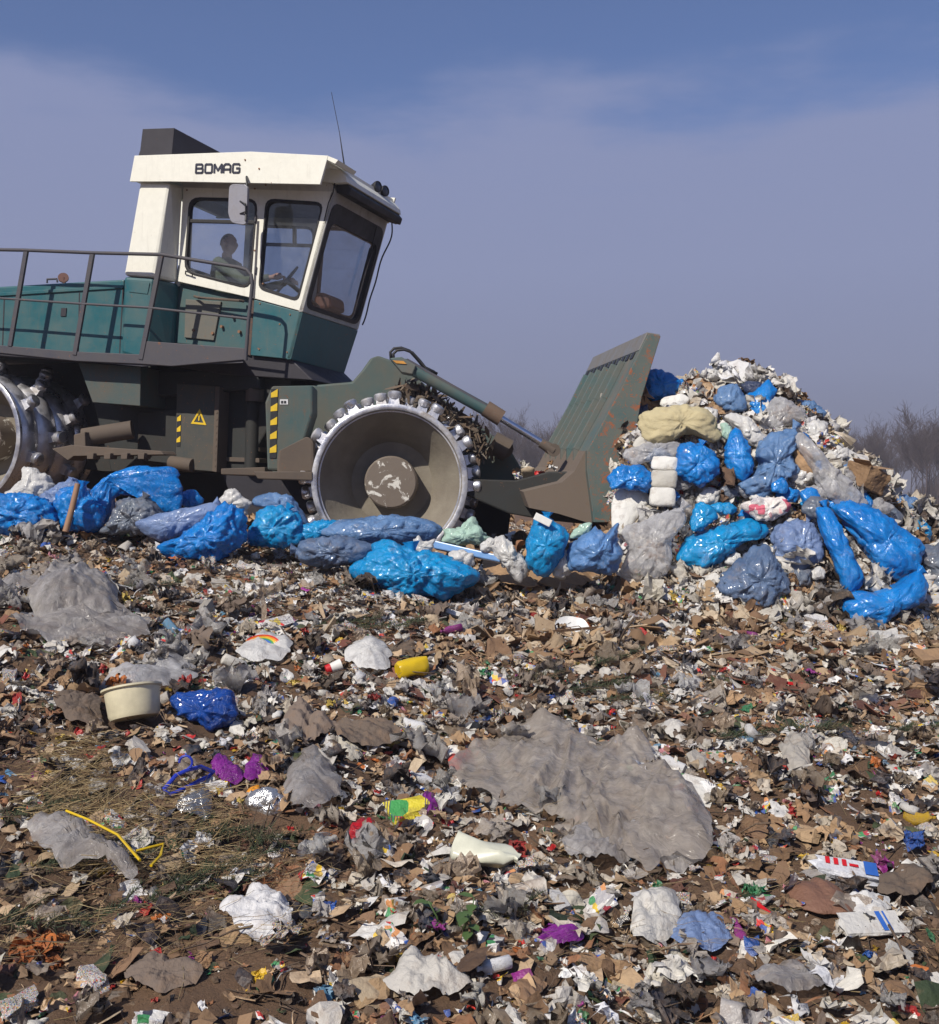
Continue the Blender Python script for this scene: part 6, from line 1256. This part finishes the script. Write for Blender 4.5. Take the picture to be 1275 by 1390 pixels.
strawpile(300, 350, 790, 820, 120, 'small tuft of pale straw below the glossy blue bag', .3, .05, .16)
strawpile(0, 430, 1180, 1330, 380, 'sparse straw and stalks on the dark soil at the bottom left', .6, .05, .2)
strawpile(700, 1100, 1100, 1330, 260, 'sparse straw in the lower right foreground', .2, .05, .16)
strawpile(880, 1275, 800, 870, 60, 'scattered straw at the foot of the heap', .1)
FIB = scrap('orange_fibre', [(.42, .13, .03), (.32, .10, .03)], .9, .1)
fx_, fy_ = region(200, 350, 405, 1200, 1245); 
o = mass('orange_fibre', ['twig', 'straw'], FIB, fx_, fy_, .04, .14, .8, 'tuft of orange brown coir fibre at the lower left of centre', 'fibre')
fx_, fy_ = region(160, 20, 80, 1270, 1310); mass('orange_fibre', ['twig', 'small'], FIB, fx_, fy_, .03, .10, .8, 'orange brown scraps at the bottom left corner', 'fibre')

# ---- the layer of waste nobody could count, then single pieces that show
x, y = sample_pts(5200); mass('soil_clods', ['clod', 'lump'], scrap('clods', [(.20, .13, .08), (.15, .095, .06), (.25, .17, .11), (.12, .08, .052)], .95, .2), x, y, .012, .06, .5, 'brown soil clods all over the tip', 'soil')
x, y = sample_pts(15000, clump=.9, sd_=5); mass('brown_litter', ['small', 'board', 'crum', 'sheet', 'small', 'ribbon'], LM['brown'], x, y, .02, .13, .32, 'brown rotting scraps of paper, rag and peel over the tip', pw=2.6)
x, y = sample_pts(3200, clump=1, sd_=2, bare=.5); mass('grey_film_litter', ['small', 'sheet', 'crum', 'ball'], LM['greyfilm'], x, y, .03, .15, .3, 'grey film scraps scattered across the tip', pw=2.6)
x, y = sample_pts(12500, clump=1, sd_=1, bare=.6); mass('white_litter', ['small', 'small', 'crum', 'sheet', 'crum', 'ribbon'], LM['white'], x, y, .015, .13, .35, 'small white paper and foam crumbs scattered across the tip', pw=2.2)
x, y = sample_pts(4600, clump=.8, sd_=3, bare=.6); mass('printed_litter', ['small', 'sheet', 'carton'], LM['print'], x, y, .02, .12, .5, 'small printed scraps scattered across the tip')
x, y = sample_pts(5200); mass('coloured_litter', ['small', 'small', 'ball', 'ribbon'], LM['bright'], x, y, .012, .075, .5, 'tiny coloured plastic scraps scattered across the tip')
x, y = sample_pts(1900, clump=.8, sd_=6); mass('dark_litter', ['small', 'ball', 'sheet'], LM['dark'], x, y, .03, .14, .5, 'dark scraps of rubber and film across the tip')
x, y = sample_pts(4800, clump=.8, sd_=7); mass('twig_litter', ['twig', 'twig', 'stick', 'straw'], LM['twig'], x, y, .06, .40, .3, 'brown twigs and roots strewn across the tip', lift=.12)
x, y = sample_pts(3200, clump=1, sd_=8); mass('straw_litter', ['straw'], LM['straw'], x, y, .05, .25, .3, 'single straws strewn across the tip', lift=.12)
x, y = region(2600, 600, 1400, 785, 905); mass('cardboard_litter', ['board', 'slat', 'sheet', 'board'], LM['tan'], x, y, .04, .26, .35, 'torn cardboard and broken wood along the foot of the heap', pw=1.8)
x, y = region(700, 400, 1400, 785, 960); mass('red_brown_litter', ['board', 'slat'], LM['redbrown'], x, y, .04, .2, .35, 'red brown board fragments in the middle ground', pw=1.8)
x, y = sample_pts(5200, clump=1, sd_=4, bare=.3); mass('tan_litter', ['board', 'sheet', 'small', 'slat'], LM['tan'], x, y, .03, .15, .4, 'small tan scraps scattered across the tip')
x, y = sample_pts(5200, clump=1, sd_=12); mass('green_litter', ['straw', 'small', 'twig'], LM['green'], x, y, .03, .14, .5, 'green weeds, needles and leaf scraps strewn across the tip', 'greenery', lift=.1)
x, y = sample_pts(1500, clump=1, sd_=13); mass('red_brown_scraps', ['board', 'small', 'crum'], LM['redbrown'], x, y, .02, .11, .35, 'rusty red brown scraps strewn across the tip')
# heap skin and the ground under the bags and beyond
x, y = heap_pts(1500); mass('heap_litter', ['small', 'sheet', 'ball', 'board'], LM['brown'], x, y, .04, .20, .5, 'brown scraps covering the heap', pw=1.6)
x, y = heap_pts(3600); mass('heap_white_litter', ['small', 'sheet', 'ball', 'carton'], LM['white'], x, y, .03, .30, .5, 'white paper scraps covering the heap', pw=1.8)
x, y = heap_pts(900); mass('heap_tan_litter', ['board', 'sheet', 'slat', 'ball'], LM['tan'], x, y, .05, .26, .5, 'tan cardboard scraps covering the heap')
x, y = heap_pts(1500); mass('heap_printed_litter', ['sheet', 'carton', 'ball'], LM['print'], x, y, .05, .2, .5, 'printed wrappers covering the heap')
x, y = heap_pts(1300); mass('heap_coloured_litter', ['small', 'sheet', 'ball', 'ribbon'], LM['bright'], x, y, .03, .13, .5, 'coloured scraps covering the heap')
x, y = heap_pts(700); mass('heap_dark_litter', ['sheet', 'ball'], LM['dark'], x, y, .05, .24, .5, 'dark film scraps covering the heap')
x, y = heap_pts(500); mass('heap_film_litter', ['ball', 'sheet'], LM['greyfilm'], x, y, .06, .18, .5, 'grey film covering the heap')
xs_ = rng.random(2600) * 12 - 4; ys_ = 9.6 + rng.random(2600) * 14
mass('far_litter', ['sheet', 'ball', 'board', 'small'], LM['white'], xs_[:900], ys_[:900], .05, .25, .5, 'white litter on the level top behind the machine')
mass('far_brown_litter', ['sheet', 'ball', 'board', 'stick'], LM['brown'], xs_[900:1900], ys_[900:1900], .06, .4, .5, 'brown litter on the level top behind the machine')
mass('far_tan_litter', ['board', 'sheet', 'slat'], LM['tan'], xs_[1900:], ys_[1900:], .06, .4, .4, 'tan cardboard on the level top behind the machine')
FARB = [('blue', P_BLUE), ('white', P_WHITE)]
def zone(lab, x, y, reg):
    z = float(surf(x, y)); px = CX + x / y * F; py = HY + (2 - z) / y * F
    a = 'left' if px < 320 else ('right' if px > 955 else ('left centre' if px < 637 else 'right centre'))
    b_ = 'just below the bags' if py < 870 else ('in the middle ground' if py < 1010 else ('in the foreground' if py < 1180 else 'in the nearest foreground'))
    if ' in the middle ground' in lab: lab = lab.replace(' in the middle ground', '')
    return lab + ' ' + b_ + ', ' + a
GRP = [  # name, kinds, material, count, sizes, label, category, region (None = everywhere)
 ('paper_scrap', ['sheet', 'ball'], LM['white'], 150, (.08, .17), 'crumpled off white paper scrap lying in the litter', 'paper scrap', None),
 ('film_scrap', ['film', 'ball'], LM['greyfilm'], 120, (.10, .24), 'torn grey plastic film scrap lying in the litter', 'film scrap', None),
 ('clear_film_scrap', ['film', 'ball'], LM['clearfilm'], 90, (.12, .28), 'crumpled clear plastic film scrap lying in the litter', 'film scrap', None),
 ('printed_wrapper', ['sheet', 'carton', 'ball'], LM['print'], 130, (.07, .16), 'crumpled printed wrapper lying in the litter', 'wrapper', None),
 ('cardboard_piece', ['board', 'sheet'], LM['tan'], 150, (.12, .30), 'torn brown cardboard piece along the foot of the heap', 'cardboard', (560, 1290, 790, 905)),
 ('wood_splinter', ['slat'], LM['tan'], 60, (.15, .40), 'flat wood splinter along the foot of the heap', 'wood splinter', (420, 1290, 790, 905)),
 ('board_fragment', ['board'], LM['redbrown'], 60, (.08, .22), 'red brown board fragment in the middle ground', 'board fragment', (700, 1290, 800, 980)),
 ('rag', ['sheet', 'ball'], MAT['brown_cloth'], 55, (.12, .26), 'dusty grey brown rag trodden into the litter', 'rag', None),
 ('dark_scrap', ['film', 'ball'], LM['dark'], 45, (.10, .25), 'dark plastic scrap trodden into the litter', 'plastic scrap', None),
 ('plastic_cup', ['cup'], LM['white'], 50, (.07, .12), 'squashed off white plastic cup lying in the litter', 'cup', None),
 ('plastic_bottle', ['bottle'], LM['white'], 26, (.18, .26), 'squashed off white plastic bottle lying in the litter', 'bottle', None),
 ('printed_carton', ['carton'], LM['print'], 50, (.10, .20), 'crushed printed carton lying in the litter', 'carton', None),
 ('coloured_bottle', ['bottle'], LM['bright'], 22, (.14, .22), 'squashed coloured plastic bottle lying in the litter', 'bottle', None),
 ('film_strip', ['ribbon'], LM['greyfilm'], 50, (.25, .55), 'long twisted strip of grey film lying in the litter', 'film strip', None),
 ('paper_strip', ['ribbon'], LM['white'], 40, (.2, .4), 'long twisted strip of white paper lying in the litter', 'paper strip', None),
 ('large_paper', ['sheet'], LM['white'], 36, (.18, .28), 'large torn off white paper sheet lying in the litter', 'paper', None),
 ('carton', ['carton'], LM['white'], 60, (.09, .18), 'crushed off white carton lying in the litter', 'carton', None),
 ('coloured_scrap', ['sheet', 'ball', 'film'], LM['bright'], 60, (.06, .13), 'bright coloured plastic scrap lying in the litter', 'plastic scrap', None),
 ('stick', ['stick'], LM['twig'], 60, (.30, .7), 'bare brown stick lying across the litter', 'stick', None),
 ('foil_scrap', ['ball', 'sheet'], LM['foil'], 26, (.06, .12), 'crumpled silver foil scrap lying in the litter', 'foil', None)]
for nm, kinds, m, n, (a, c), lab, cat, reg in GRP:
    x, y = sample_pts(n, 3.1, 9.8, 1.0, bare=.5) if reg is None else region(n, *reg)
    for i in range(min(n, len(x))): single(nm, R.choice(kinds), m, float(x[i]), float(y[i]), R.uniform(a, c) * min(1, .35 + .08 * float(y[i])), zone(lab, float(x[i]), float(y[i]), reg), cat, zone(nm.replace('_', ' ') + 's', float(x[i]), float(y[i]), reg), .4, R.uniform(.01, .05))
for nm, kinds, m, n, (a, c), lab, cat in (('paper_scrap', ['sheet', 'ball'], LM['white'], 70, (.15, .35), 'off white paper or foam piece stuck in the heap', 'paper scrap'), ('printed_wrapper', ['sheet', 'ball'], LM['print'], 50, (.12, .28), 'printed wrapper stuck in the heap', 'wrapper'), ('cardboard_piece', ['board', 'sheet'], LM['tan'], 40, (.15, .35), 'torn cardboard piece stuck in the heap', 'cardboard'), ('film_scrap', ['sheet', 'ball'], LM['clearfilm'], 40, (.14, .28), 'clear film scrap stuck in the heap', 'film scrap')):
    x, y = heap_pts(n)
    for i in range(len(x)): single(nm, R.choice(kinds), m, float(x[i]), float(y[i]), R.uniform(a, c), lab, cat, lab.split(' stuck')[0] + 's in the heap', .5, .06)
# rubbish lodged behind the blade
for i in range(26):
    p = U(R.uniform(700, 752), R.uniform(634, 656), R.uniform(10.7, 12.4)); key = R.choice(('white', 'print', 'brown', 'tan', 'bright')); V, F_ = R.choice(TPL[R.choice(('ball', 'sheet', 'carton'))]); s = R.uniform(.08, .2)
    Mx = np.array(rot_for((0, 0, 1), .6, R.uniform(0, 6)).to_3x3()); o = link('lodged_scrap', (V * s) @ Mx.T + np.array(tuple(p)), F_, LM[key], recalc=False, smooth=True); tag(o, 'small scrap of rubbish lodged on the push frame behind the blade', 'litter', 'scraps lodged behind the blade')

# ---------------------------------------------------------------- air
def hazebox():
    b = MB(); b.box((0, 160, 7.5), 900, 400, 20); o = link('haze', b.v, b.f, bpy.data.materials.new('haze_air')); m = o.data.materials[0]; m.use_nodes = True; N = m.node_tree; N.nodes.clear()
    out_ = N.nodes.new('ShaderNodeOutputMaterial'); v = N.nodes.new('ShaderNodeVolumePrincipled'); v.inputs['Color'].default_value = (.62, .62, .72, 1); v.inputs['Density'].default_value = 0.0016; v.inputs['Anisotropy'].default_value = 0
    N.links.new(v.outputs[0], out_.inputs['Volume']); tag(o, 'thin grey lilac haze over the tip and the far woodland', 'haze', kind='stuff')
hazebox()
